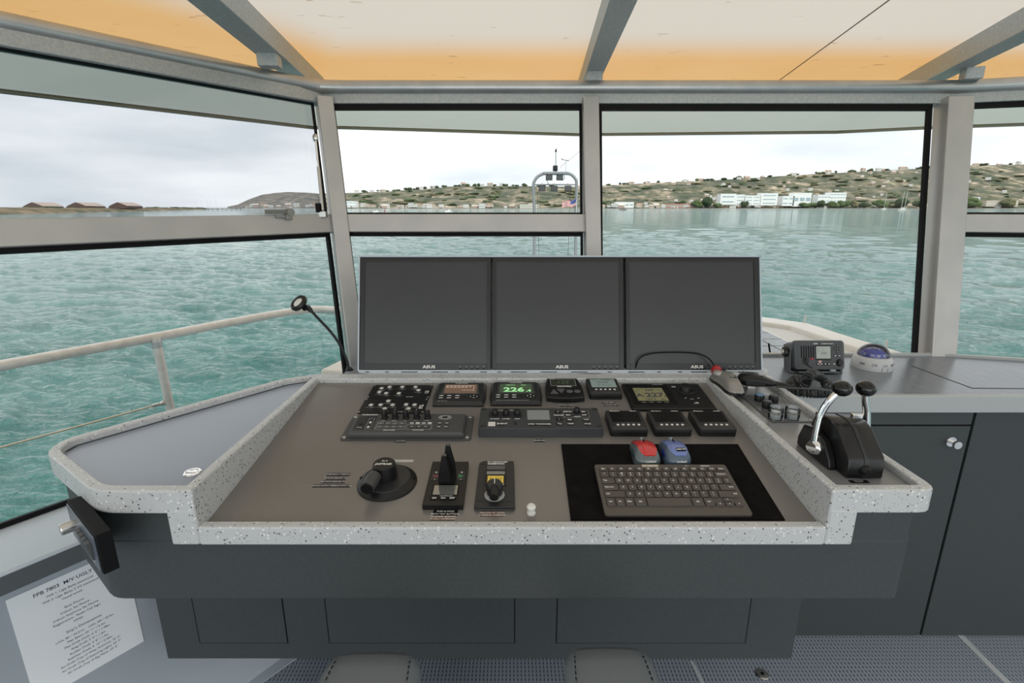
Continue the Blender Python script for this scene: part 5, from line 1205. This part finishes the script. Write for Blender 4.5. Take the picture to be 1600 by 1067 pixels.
st_ = mnode('LESS_THAN', vs_.outputs['Distance'], .22, N, L); m3 = N.new('ShaderNodeMix'); m3.data_type = 'RGBA'; L.new(st_, m3.inputs[0]); m3.inputs[6].default_value = (.05, .08, .30, 1); m3.inputs[7].default_value = (.8, .8, .8, 1)
L.new(m3.outputs[2], m2.inputs[7]); L.new(m2.outputs[2], b.inputs['Base Color'])
fo = thing('flag', 'small stars and stripes flag flying at the right leg of the bow arch', 'flag', A12(899.5, 330, -.06)); lo = Vector(fo.location)
W_, H_, n_ = .31, .145, 14; vv = []; ff = []
for i in range(n_+1):
    t_ = i/n_
    for j in range(5):
        q_ = j/4; vv.append((-W_*(1-t_), .025*math.sin(t_*11), H_*(q_-.5)+.14+.05*(t_)-.012*math.cos(t_*9)+.02*(1-t_)*(0 if j else 1)))
for i in range(n_):
    for j in range(4): ff.append((i*5+j, (i+1)*5+j, (i+1)*5+j+1, i*5+j+1))
me = bpy.data.meshes.new('cloth'); me.from_pydata(vv, [], ff); uvl = me.uv_layers.new(name='UVMap')
for p in me.polygons:
    for li in p.loop_indices: vi = me.loops[li].vertex_index; uvl.data[li].uv = ((vi//5)/n_, (vi % 5)/4)
me.materials.append(FL); me.polygons.foreach_set('use_smooth', [True]*len(me.polygons)); build('cloth', me, FL, fo)
build('pole', MB().tube([(.01, 0, -.30), (.01, 0, .26)], .008, 8), WPL, fo)

# ================================================================== SEA
SEAZ = -4.0
SEA = mat('sea_water', (.030, .20, .165), .06, spec=.5); N, L = SEA.node_tree.nodes, SEA.node_tree.links; b = N['Principled BSDF']
b.inputs['IOR'].default_value = 1.5; b.inputs['Specular Tint'].default_value = (1, 1, 1, 1)
t = N.new('ShaderNodeTexCoord')
def wv(sc, st, rot, det=3, rgh=.55):
    m_ = N.new('ShaderNodeMapping'); m_.inputs['Scale'].default_value = st; m_.inputs['Rotation'].default_value = (0, 0, rot); L.new(t.outputs['Object'], m_.inputs[0])
    n_ = N.new('ShaderNodeTexNoise'); n_.inputs['Scale'].default_value = sc; n_.inputs['Detail'].default_value = det; n_.inputs['Roughness'].default_value = rgh; n_.inputs['Distortion'].default_value = .4; L.new(m_.outputs[0], n_.inputs['Vector']); return n_.outputs['Fac']
h2 = wv(5.0, (.55, 1.2, 1), .25, 4, .6); h3 = wv(.35, (.45, 1.3, 1), .35, 4)
bp = N.new('ShaderNodeBump'); bp.inputs['Strength'].default_value = 1; bp.inputs['Distance'].default_value = .20; L.new(h2, bp.inputs['Height']); L.new(bp.outputs[0], b.inputs['Normal'])
mxs = N.new('ShaderNodeMix'); mxs.data_type = 'RGBA'; rmp = N.new('ShaderNodeMapRange'); L.new(h3, rmp.inputs[0]); rmp.inputs[1].default_value = .36; rmp.inputs[2].default_value = .66
L.new(rmp.outputs[0], mxs.inputs[0]); mxs.inputs[6].default_value = (.012, .105, .088, 1); mxs.inputs[7].default_value = (.04, .165, .14, 1); L.new(mxs.outputs[2], b.inputs['Base Color'])
import numpy as np
def wave_sheet():
    hgt = EYE-SEAZ
    ang_ = np.concatenate([np.geomspace(.034, .12, 12)[:-1], np.arange(.12, 6, .045), np.arange(6, 52, .085)])
    rad = hgt/np.tan(np.radians(ang_)); az = np.radians(np.arange(-64, 64.01, .17))
    Rr, Az = np.meshgrid(rad, az, indexing='ij'); X = Rr*np.sin(Az); Y = Rr*np.cos(Az); Z = np.zeros_like(X)
    sp_ = np.abs(np.gradient(rad))[:, None]+np.zeros_like(X); rs_ = np.random.RandomState(11)
    lam = np.geomspace(.34, 12, 52)
    for k, l_ in enumerate(lam):
        th = math.radians(62)+rs_.normal(0, .42); kx_, ky_ = math.cos(th)*2*PI/l_, math.sin(th)*2*PI/l_
        amp = l_*.0170*(1 if l_ < 1.5 else (1.5/l_)**.85); ph = X*kx_+Y*ky_+rs_.uniform(0, 6.28)+.9*np.sin(X*ky_*.21+rs_.uniform(0, 6)+Y*kx_*.17)
        fade = np.clip((l_/sp_-1.3)/2.0, 0, 1)
        sw = .65+.35*np.sin(X/(l_*4.3)+rs_.uniform(0, 6))*np.sin(Y/(l_*5.1)+rs_.uniform(0, 6))
        Z += amp*fade*sw*(np.exp(.8*np.sin(ph))-1.17)
    P = np.stack([X, Y, Z+SEAZ], -1).reshape(-1, 3).astype(np.float32); nr, nc = X.shape
    i_ = np.arange(nr-1)[:, None]*nc+np.arange(nc-1)[None, :]; F = np.stack([i_, i_+nc, i_+nc+1, i_+1], -1).reshape(-1, 4).astype(np.int32)
    me = bpy.data.meshes.new('sea'); me.vertices.add(len(P)); me.vertices.foreach_set('co', P.ravel()); me.loops.add(F.size); me.loops.foreach_set('vertex_index', F.ravel())
    me.polygons.add(len(F)); me.polygons.foreach_set('loop_start', np.arange(0, F.size, 4, dtype=np.int32)); me.polygons.foreach_set('loop_total', np.full(len(F), 4, dtype=np.int32))
    me.polygons.foreach_set('use_smooth', np.ones(len(F), dtype=bool)); me.update(calc_edges=True); me.materials.append(SEA); return me
sea = build('sea', wave_sheet(), SEA, kind='structure')
build('sea_bed', MB().poly([(-9000, -3000, SEAZ-1.2), (9000, -3000, SEAZ-1.2), (9000, 9000, SEAZ-1.2), (-9000, 9000, SEAZ-1.2)]), mat('deep_water', (.012, .13, .11), .15), kind='structure', smooth=False)

# ================================================================== LAND
def interp(tab, x):
    for (a, b_), (c, d) in zip(tab, tab[1:]):
        if x <= c: return b_+(d-b_)*(x-a)/(c-a)
    return tab[-1][1]
HILL = mat('hillside', (.20, .19, .12), .9, spec=.1); N, L = HILL.node_tree.nodes, HILL.node_tree.links; b = N['Principled BSDF']
t = N.new('ShaderNodeTexCoord')
def hn(sc, st, det=6):
    m_ = N.new('ShaderNodeMapping'); m_.inputs['Scale'].default_value = st; L.new(t.outputs['Object'], m_.inputs[0]); n_ = N.new('ShaderNodeTexNoise'); n_.inputs['Scale'].default_value = sc; n_.inputs['Detail'].default_value = det; n_.inputs['Roughness'].default_value = .65; L.new(m_.outputs[0], n_.inputs['Vector']); return n_.outputs['Fac']
r1 = N.new('ShaderNodeValToRGB'); L.new(hn(.016, (1, .5, 2.6), 8), r1.inputs[0]); e = r1.color_ramp.elements
e[0].position = .38; e[0].color = (.10, .115, .085, 1); e[1].position = .66; e[1].color = (.58, .46, .36, 1); e2 = e.new(.49); e2.color = (.17, .165, .12, 1); e3 = e.new(.56); e3.color = (.30, .25, .19, 1)
r2 = N.new('ShaderNodeValToRGB'); L.new(hn(.05, (1, .6, 1.6), 4), r2.inputs[0]); e = r2.color_ramp.elements; e[0].position = .40; e[0].color = (.45, .55, .42, 1); e[1].position = .58; e[1].color = (1, 1, 1, 1)
mm = N.new('ShaderNodeMix'); mm.data_type = 'RGBA'; mm.blend_type = 'MULTIPLY'; mm.inputs[0].default_value = .9; L.new(r1.outputs[0], mm.inputs[6]); L.new(r2.outputs[0], mm.inputs[7]); L.new(mm.outputs[2], b.inputs['Base Color'])
from mathutils import noise as mnz
def hill(name, tab, Yb, Yd, base_px, m, nx, ny, rough=1.0):
    x0, x1 = tab[0][0], tab[-1][0]; vs_ = []; fs_ = []
    for j in range(ny+1):
        v_ = j/ny
        for i in range(nx+1):
            px = x0+(x1-x0)*i/nx; top = interp(tab, px)
            Y = Yb+Yd*v_; r_ = ray(px, 322); X = r_.x/r_.y*Y
            ztop = aty(px, top, Yb+Yd).z
            s = .10*min(1, v_*8)+.90*(v_**1.25) if v_ > 0 else 0
            n_ = mnz.fractal(Vector((X*.006, Y*.006, 3.1)), 1.0, 2.1, 4)*.16*rough*math.sin(PI*min(1, v_))+mnz.fractal(Vector((X*.03, Y*.03, 1.1)), 1.0, 2.1, 3)*.012*rough
            vs_.append((X, Y, SEAZ-.3+(ztop-SEAZ)*max(0, s+n_)))
    for j in range(ny):
        for i in range(nx): a_ = j*(nx+1)+i; fs_.append((a_, a_+1, a_+nx+2, a_+nx+1))
    # back skirt
    k0 = len(vs_)
    for i in range(nx+1): p_ = vs_[ny*(nx+1)+i]; vs_.append((p_[0], p_[1]+300, SEAZ-1))
    for i in range(nx): fs_.append((ny*(nx+1)+i, ny*(nx+1)+i+1, k0+i+1, k0+i))
    mb = MB(); mb.v = vs_; mb.f = fs_; return build(name, mb, m, kind='structure', ang=80), vs_, (nx, ny, x0, x1)
tabR = [(500, 302), (540, 301), (570, 300), (600, 299), (640, 296), (677, 294), (700, 291), (725, 290), (798, 290), (903, 291), (935, 289.5), (1040, 284), (1115, 281), (1175, 277), (1285, 270), (1345, 267), (1404, 264), (1440, 262), (1494, 258), (1600, 256), (1800, 252)]
YB = 1400
hr, hv, hp_ = hill('hillside', tabR, YB, 700, 324, HILL, 220, 36)
tabL = [(355, 322.5), (372, 319), (390, 311), (410, 304), (430, 301), (450, 299.5), (480, 300), (500, 302), (520, 303), (560, 306)]
HILL2 = mat('far_headland', (.15, .15, .135), .9, spec=.1, noise=(.035, (.30, .26, .22), .42, .60, (1, 1, 2.5)))
hill('headland', tabL, 1750, 500, 325, HILL2, 60, 20)
LOW = mat('spit_ground', (.13, .125, .075), .9, spec=.1, noise=(.05, (.34, .25, .16), .4, .6, (1, 1, 2)))
tabS = [(-160, 321.5), (0, 323.5), (100, 324), (200, 324.5), (235, 324), (270, 324.5), (320, 325.5)]
# low spit: nearer at the left
vs_ = []; fs_ = []; nx = 60
for i in range(nx+1):
    px = -200+520*i/nx; yb = 334.5-(px/320)*7.5; yb = min(yb, 337); r_ = ray(px, yb); k_ = (SEAZ-EYE)/r_.z
    Yn = r_.y*k_; X = r_.x*k_
    top = interp(tabS, max(-160, px)); wob = mnz.noise(Vector((px*.08, 0, 0)))*.35
    for (f_, z_) in ((1, SEAZ-.2), (1.03, SEAZ+(aty(px, top, Yn*1.03).z-SEAZ)*.55+wob), (1.15, aty(px, top, Yn*1.15).z+wob), (1.5, aty(px, top, Yn*1.5).z), (1.7, SEAZ-1)): vs_.append((X*f_, Yn*f_, z_))
for i in range(nx):
    for j in range(4): a_ = i*5+j; fs_.append((a_, a_+5, a_+6, a_+1))
mb = MB(); mb.v = vs_; mb.f = fs_; build('spit', mb, LOW, kind='structure')
# arched sheds on the spit
SHD = mat('shed_brown', (.13, .085, .075), .8); SHR = mat('shed_roof', (.58, .45, .37), .7)
for x0_, xm_, x1_, yb_2, lb in ((36, 66, 100, 325, 'leftmost of three brown arched sheds on the far spit'), (104, 134, 165, 324.5, 'middle one of three brown arched sheds on the far spit'), (170, 198, 223, 324, 'rightmost of three brown arched sheds on the far spit')):
    Yd_ = 620; a_ = aty(x0_, yb_2, Yd_); b_ = aty(xm_, yb_2, Yd_); c_ = aty(x1_, yb_2, Yd_+0); hw = (b_.x-a_.x)/2; H_ = aty(x0_, 315.6, Yd_).z-a_.z
    o = thing('boat_shed', lb, 'building', ((a_.x+b_.x)/2, Yd_, a_.z-1.0))
    pr = [(-hw, 0), (-hw, H_*.42), (-hw*.72, H_*.66), (-hw*.35, H_*.93), (0, H_+1), (hw*.35, H_*.95), (hw*.72, H_*.7), (hw, H_*.48), (hw, 0)]
    sk = aty(x1_, yb_2, Yd_+60).x-b_.x
    build('front_wall', MB().rings([[(x, 0, z) for x, z in pr], [(x, 1.5, z) for x, z in pr]]), SHD, o)
    build('roof', MB().rings([[(x*1.01, 1.5, max(z, H_*.40)+.15) for x, z in pr[1:-1]], [(x*1.01+sk, 60, max(z, H_*.40)+.15) for x, z in pr[1:-1]]]), SHR, o)
    build('side_wall', MB().rings([[(-hw, 1.5, 0), (hw, 1.5, 0), (hw, 1.5, H_*.46), (-hw, 1.5, H_*.40)], [(-hw+sk, 60, 0), (hw+sk, 60, 0), (hw+sk, 60, H_*.46), (-hw+sk, 60, H_*.40)]]), SHD, o)
# plants
def crown_mesh(seed, sq=1.0):
    r_ = random.Random(seed); bm = bmesh.new()
    for k in range(9):
        a_ = r_.uniform(0, 6.28); d_ = r_.uniform(0, .55); s_ = r_.uniform(.28, .5)
        m_ = Matrix.Translation((math.cos(a_)*d_, math.sin(a_)*d_, .5+r_.uniform(-.2, .28)*sq)) @ Matrix.Diagonal((s_, s_, s_*.8*sq, 1))
        bmesh.ops.create_icosphere(bm, subdivisions=2, radius=1, matrix=m_)
    for v in bm.verts: v.co += Vector((r_.uniform(-1, 1), r_.uniform(-1, 1), r_.uniform(-1, 1)))*.035
    me = bpy.data.meshes.new('crown'); bm.to_mesh(me); bm.free(); return me
GRN = [mat('leaf_dark', (.040, .062, .032), .8, spec=.1, noise=(.25, (.075, .10, .05), .4, .6, (1, 1, 1))), mat('leaf_mid', (.070, .105, .045), .8, spec=.1, noise=(.25, (.13, .165, .07), .4, .6, (1, 1, 1))), mat('leaf_olive', (.115, .12, .065), .8, spec=.1, noise=(.25, (.20, .18, .10), .4, .6, (1, 1, 1)))]
CR = []
for i in range(3):
    for g_ in range(3):
        me = crown_mesh(10+i, 1-.12*i); me.materials.append(GRN[g_]); CR.append(me)
TRK = mat('trunk', (.12, .09, .06), .9)
TM = {}
def plant(nm, lb, px, ybase, wpx, hpx, Yp, ci, grp=None, z=None, trunk=True):
    b_ = aty(px, ybase, Yp)
    if z is not None: b_.z = z
    s_ = wpx*Yp/ray(px, ybase).y; h_ = hpx*Yp/ray(px, ybase).y
    o = thing(nm, lb, 'tree', b_, (0, 0, random.uniform(0, 6)), grp)
    c_ = bpy.data.objects.new('crown', CR[ci]); COL.objects.link(c_); c_.parent = o; c_.scale = (s_/1.5, s_/1.5, h_/1.15)
    if trunk:
        if 't' not in TM: TM['t'] = build('trunk', MB().tube([(0, 0, -.5), (0, 0, .5)], [.06, .04], 6), TRK); t_ = TM['t']
        else: t_ = TM['t'].copy(); COL.objects.link(t_)
        t_.parent = o; t_.scale = (s_*.6, s_*.6, h_*.8)
    return o
YT = 1395
for (px, w_, h_, ci, lb) in ((1103, 20, 19, 0, 'tallest dark tree cluster at the shore left of the big white blocks'), (1088, 16, 13, 1, 'round green tree just left of the tallest dark shore tree'), (1120, 14, 9, 4, 'low shrubby tree at the water edge before the first white block'), (1163, 11, 13, 3, 'round tree standing in front of the white office blocks'), (1262, 22, 10, 4, 'wide green tree at the shore right of the white blocks'), (1281, 16, 13, 0, 'first dark tree of the shore row before the hotel'), (1300, 18, 11, 1, 'second tree of the shore row before the hotel'), (1318, 16, 14, 4, 'light green tree in the shore row before the hotel'), (1333, 12, 13, 2, 'olive tree at the right end of the hotel'), (1350, 18, 10, 6, 'brownish low tree near the white sail masts'), (1374, 20, 14, 1, 'round bright green tree behind the first moored sailboat'), (1392, 10, 8, 5, 'small olive tree between the moored sailboats'), (1406, 24, 17, 0, 'big dark tree behind the second moored sailboat'), (1432, 14, 14, 3, 'tree cut off by the right window post'), (1511, 30, 19, 1, 'broad bright green tree beyond the right post'), (1571, 24, 16, 2, 'yellow-green tree near the right edge of the view')):
    plant('shore_tree', lb, px, 324.0-(0 if px < 1300 else .2), w_, h_, YT+6, ci)
# ridge and slope trees
rt_ = random.Random(5)
def ground(px, v_):
    nx, ny, x0, x1 = hp_; i = max(0, min(nx, round((px-x0)/(x1-x0)*nx))); j = max(0, min(ny, round(v_*ny))); return Vector(hv[j*(nx+1)+i])
def pane(px): return 'the front-left window' if px < 930 else ('the big front window' if px < 1450 else 'the window right of the last post')
def groundtree(px, v_, w_, h_, ci, nm, lb, grp):
    g_ = ground(px, v_); s_ = w_*g_.y/800; h_ = h_*g_.y/800
    o = bpy.data.objects.new(nm, CR[ci]); COL.objects.link(o); o.location = (g_.x, g_.y, g_.z-h_*.15); o.scale = (s_/1.5, s_/1.5, h_/1.1); o.rotation_euler = (0, 0, rt_.uniform(0, 6)); o['label'] = lb+', seen through '+pane(px); o['category'] = 'tree'; o['group'] = grp+', in '+pane(px)
for k in range(95):
    px = rt_.choice((rt_.uniform(560, 930), rt_.uniform(930, 1640))); groundtree(px, 1, rt_.uniform(4, 9), rt_.uniform(2.5, 5.5), rt_.choice((0, 3, 6, 1)), 'ridge_tree', 'small dark tree on the far hilltop', 'trees along the ridge of the far hill')
for k in range(190):
    px = rt_.uniform(560, 1640); v_ = rt_.uniform(.03, .9); groundtree(px, v_, rt_.uniform(6, 18), rt_.uniform(2.5, 5), rt_.choice((0, 1, 2, 4, 5, 7, 8)), 'hill_shrub', 'shrub clump on the far hillside', 'shrub clumps on the far hillside')
# houses
HW_ = [mat('house_cream', (.62, .57, .48), .8), mat('house_white', (.80, .80, .77), .8), mat('house_pink', (.60, .44, .37), .8)]; HR_ = [mat('roof_tile', (.40, .27, .20), .8), mat('roof_grey', (.42, .41, .39), .8), mat('roof_pale', (.62, .58, .52), .8)]
WND = mat('dark_window', (.12, .15, .17), .3)
protos = []
for i in range(3):
    pz = thing('house', 'x', 'house', (0, 0, -50))
    build('walls', MB().box(-.5, .5, -.3, .3, 0, .55), HW_[i], pz, smooth=False)
    build('roof', MB().rings([[(-.54, -.34, .55), (.54, -.34, .55), (.54, .34, .55), (-.54, .34, .55)], [(-.50, -.05, .85), (.50, -.05, .85), (.50, .05, .85), (-.50, .05, .85)]]), HR_[i], pz, smooth=False)
    for q_ in range(3): build('window', MB().box(-.38+q_*.3, -.22+q_*.3, -.31, -.299, .18, .38), WND, pz, smooth=False)
    protos.append(pz)
used = set()
def house(px, v_, w_, lb, grp, k, g_=None):
    if k not in used: o = protos[k]; used.add(k)
    else: o = copy_tree(protos[k])
    g_ = g_ or ground(px, v_); s_ = w_*g_.y/800; o.location = (g_.x, g_.y, g_.z+.0); o.scale = (s_, s_, s_*rt_.uniform(.6, .9)); o.rotation_euler = (0, 0, rt_.uniform(-.5, .5)); o['label'] = lb+', seen through '+pane(px); o['group'] = grp+', in '+pane(px)
for k in range(46): house(rt_.uniform(560, 930) if k % 3 == 0 else rt_.uniform(930, 1640), 1 if k % 2 else .96, rt_.uniform(4, 8), 'small house on the far hilltop', 'houses along the ridge of the far hill', rt_.choice((0, 1, 1, 2)))
for k in range(60): px = rt_.uniform(1000, 1640); house(px, rt_.uniform(.08, .9), rt_.uniform(3, 6.5), 'small pale house on the far hillside', 'houses scattered over the far hillside', rt_.choice((0, 1, 1, 2)))
for k in range(170): px = rt_.choice((rt_.uniform(545, 830), rt_.uniform(935, 1640), rt_.uniform(935, 1120))); p_ = aty(px, 324, YB+rt_.uniform(4, 22)); p_.z = SEAZ+rt_.uniform(.6, 5); house(px, 0, rt_.uniform(3, 9), 'low building on the far waterfront', 'low buildings along the far waterfront', rt_.choice((0, 1, 1, 2)), p_)
for k in range(22):
    px = rt_.uniform(385, 520); p_ = aty(px, 324.5, 1700); p_.z = SEAZ+rt_.uniform(.5, 6); kk_ = rt_.choice((0, 1, 2)); o = copy_tree(protos[kk_]); s_ = rt_.uniform(4, 9)*1700/800; o.location = p_; o.scale = (s_, s_, s_*.7); o.rotation_euler = (0, 0, .4); o['label'] = 'pale building at the foot of the headland in the left window'; o['group'] = 'buildings at the foot of the headland'
# big white buildings
WB = mat('office_white', (.84, .85, .84), .7); WBG = mat('office_glass', (.36, .46, .50), .3)
def block(px0, px1, yt, ybs, lb, rows_, cols, nm='office_building', depth=26, mm_=None, Yp=1404, wc=None):
    a_, b_ = aty(px0, ybs, Yp), aty(px1, ybs, Yp); H_ = aty(px0, yt, Yp).z-a_.z; W_ = b_.x-a_.x
    o = thing(nm, lb, 'building', ((a_.x+b_.x)/2, Yp, a_.z-2)); H_ += 2
    build('walls', MB().box(-W_/2, W_/2, 0, depth, 0, H_), mm_ or WB, o, smooth=False); build('roof', MB().box(-W_/2-.4, W_/2+.4, -.4, depth+.4, H_, H_+.7), mm_ or WB, o, smooth=False)
    for r_ in range(rows_):
        for c_ in range(cols):
            ww = W_/cols; build('window', MB().box(-W_/2+ww*(c_+.12), -W_/2+ww*(c_+.88), -.25, -.01, H_*(r_+.42)/rows_*.96, H_*(r_+.68)/rows_*.96), wc or WBG, o, smooth=False)
    return o
block(1125, 1149, 302.5, 318, 'leftmost and plainest of the big white waterfront blocks', 2, 1)
block(1149, 1163, 304, 320, 'white waterfront block with pale blue window bands', 3, 1, Yp=1408)
block(1164, 1187, 305, 319, 'lower white block behind the round shore tree', 3, 2)
block(1188, 1214, 301.5, 319, 'tallest white cube among the waterfront blocks', 3, 1)
block(1222, 1240, 306, 320, 'white block with an arched tree at its left', 2, 2)
block(1238, 1266, 301, 321, 'large white waterfront block with two small dark doors', 1, 3)
block(1277, 1296, 304, 316, 'low white wing left of the stepped hotel', 2, 4)
block(1296, 1321, 300.5, 315, 'stepped white hotel above the shore trees', 3, 5)
block(962, 990, 315.5, 323, 'long low white warehouse at the left of the right-hand shore', 1, 4)
block(1040, 1092, 318, 323.5, 'long brick red waterfront building', 1, 10, mm_=mat('brick_red', (.42, .24, .18), .8))
block(1493, 1530, 308, 316, 'white apartment row beyond the right post', 2, 8)
block(1540, 1590, 313, 321, 'cream apartment row at the right edge of the view', 2, 9, mm_=mat('cream_wall', (.62, .52, .42), .8))
block(812, 842, 319, 323.5, 'long pale building seen through the bow arch', 1, 8, mm_=HW_[0])
block(541, 556, 314, 322.5, 'white building at the left end of the front window shore', 2, 3)
# seawall
pa_ = [aty(x, 324.6, 1392) for x in (540, 1800)]
build('seawall', MB().box(pa_[0].x, pa_[1].x, 1386, 1390, SEAZ-.5, SEAZ+.9), mat('seawall_stone', (.34, .30, .25), .9), kind='structure', smooth=False)
# boats
BW = mat('boat_white', (.80, .80, .78), .5)
def sailboat(px, yb, L_, mh_, lb, masts=1):
    r_ = ray(px, yb); k_ = (SEAZ-EYE)/r_.z; p_ = O+r_*k_; s_ = p_.y/800
    o = thing('sailboat', lb, 'boat', (p_.x, p_.y, SEAZ)); l_ = L_*s_/2; 
    build('hull', MB().rings([[(-l_*.8, 0, -.2), (0, -l_*.16, -.2), (l_*.8, 0, -.2), (0, l_*.16, -.2)], [(-l_, 0, l_*.24), (0, -l_*.26, l_*.2), (l_, -l_*.1, l_*.22), (l_, l_*.1, l_*.22)]]), BW, o)
    build('cabin', MB().box(-l_*.4, l_*.4, -l_*.13, l_*.13, l_*.18, l_*.38), BW, o, bev=.1)
    for q_ in range(masts): xq = (q_*2-1)*l_*.35 if masts > 1 else 0; build('mast', MB().tube([(xq, 0, 0), (xq+mh_*s_*.02, 0, mh_*s_)], .22, 6), BW, o); build('boom', MB().tube([(xq, 0, l_*.5), (xq+l_*.6, 0, l_*.5)], .18, 6), BW, o)
sailboat(1381, 326.6, 9, 25, 'white single-masted sailboat moored off the right-hand shore')
sailboat(1410, 328, 14, 27, 'white two-masted sailboat moored near the right window post', 2)
def motorboat(px, yb, L_, lb, m_=BW):
    r_ = ray(px, yb); k_ = (SEAZ-EYE)/r_.z; p_ = O+r_*k_; s_ = p_.y/800; o = thing('motorboat', lb, 'boat', (p_.x, p_.y, SEAZ)); l_ = L_*s_/2
    build('hull', MB().rings([[(-l_*.8, -l_*.2, -.1), (l_*.9, -l_*.2, -.1), (l_*.9, l_*.2, -.1), (-l_*.8, l_*.2, -.1)], [(-l_, -l_*.05, l_*.3), (l_, -l_*.26, l_*.2), (l_, l_*.26, l_*.2), (-l_, l_*.05, l_*.3)]]), m_, o)
    build('cabin', MB().box(-l_*.2, l_*.45, -l_*.16, l_*.16, l_*.2, l_*.55), m_, o, bev=.03); build('windshield', MB().box(-l_*.28, -l_*.2, -l_*.15, l_*.15, l_*.3, l_*.5), WND, o)
motorboat(588, 331, 11, 'small white motorboat nearest the left end of the front window'); motorboat(701, 330.5, 12, 'white cabin motorboat in the middle of the front-left pane'); motorboat(973, 327.5, 12, 'dark open motorboat at the left of the large front window', mat('boat_dark', (.15, .14, .13), .6))
r_ = ray(601, 330); p_ = O+r_*((SEAZ-EYE)/r_.z); o = thing('buoy', 'small red channel buoy beside the left motorboat', 'buoy', (p_.x, p_.y, SEAZ)); s_ = p_.y/800
build('float', MB().lathe([(1.0*s_, 0), (1.0*s_, 1.2*s_), (.3*s_, 1.5*s_), (.001, 1.5*s_)], 10), mat('buoy_red', (.35, .05, .05), .6), o); build('tower', MB().lathe([(.3*s_, 1.4*s_), (.5*s_, 4*s_), (.001, 4.6*s_)], 8), MAT['buoy_red'], o)
# pier and distant masts left
p0, p1 = aty(318, 325.6, 900), aty(376, 325.6, 900)
o = thing('pier', 'long dark pier running from the spit toward the headland', 'pier', ((p0.x+p1.x)/2, 900, SEAZ)); hw = (p1.x-p0.x)/2
build('deck', MB().box(-hw, hw, 0, 3, 1.2, 2.1), mat('pier_wood', (.14, .10, .08), .9), o, smooth=False)
for q_ in range(9): build('pile', MB().tube([(-hw+q_*hw/4, .5, -.5), (-hw+q_*hw/4, .5, 2.6 if q_ in (7, 8) else 1.3)], .5, 6), MAT['pier_wood'], o)
for k, (px, hh) in enumerate(((308, 16), (316, 13), (325, 17), (330, 14), (339, 15))):
    p_ = aty(px, 326, 1000); o = thing('sailboat', 'tiny distant sailboat with a bare mast behind the pier', 'boat', (p_.x, 1000, SEAZ), group='distant bare-masted sailboats behind the pier')
    build('mast', MB().tube([(0, 0, 0), (0, 0, hh*1.2)], .10, 5), GRYP, o); build('hull', MB().rings([[(-2.5, 0, -.1), (0, -.8, -.1), (2.5, 0, -.1), (0, .8, -.1)], [(-3, 0, .9), (0, -1, .8), (3, 0, .9), (0, 1, .8)]]), BW, o)
for k in range(26):
    px = rt_.choice((rt_.uniform(225, 318), rt_.uniform(225, 318), rt_.uniform(-20, 230))); 
    yb = 334.5-(px/320)*7.5; r_ = ray(px, yb); Yn = r_.y*(SEAZ-EYE)/r_.z*1.16; g_ = aty(px, interp(tabS, px)+1.0, Yn)
    o = bpy.data.objects.new('spit_shrub', CR[rt_.choice((0, 3, 1))]); COL.objects.link(o); w_ = rt_.uniform(9, 18)*Yn/800; o.location = (g_.x, g_.y, g_.z-.3); o.scale = (w_/1.5, w_/1.5, rt_.uniform(2.0, 3.6)*Yn/800/1.1); o['label'] = 'dark shrub clump on the low spit in the left window'; o['category'] = 'shrub'; o['group'] = 'shrubs on the low spit'

# ================================================================== finish: lettering curves become meshes
bpy.context.view_layer.update()
dg = bpy.context.evaluated_depsgraph_get()
conv = []
for t_ in TX:
    me = bpy.data.meshes.new_from_object(t_.evaluated_get(dg)); conv.append((t_, me))
for t_, me in conv:
    nm, pr, mtx = t_.name, t_.parent, t_.matrix_basis.copy(); base = nm.split('.')[0]
    bpy.data.objects.remove(t_)
    if not len(me.vertices): continue
    me.name = base; ob = bpy.data.objects.new(base, me); COL.objects.link(ob); ob.parent = pr; ob.matrix_basis = mtx
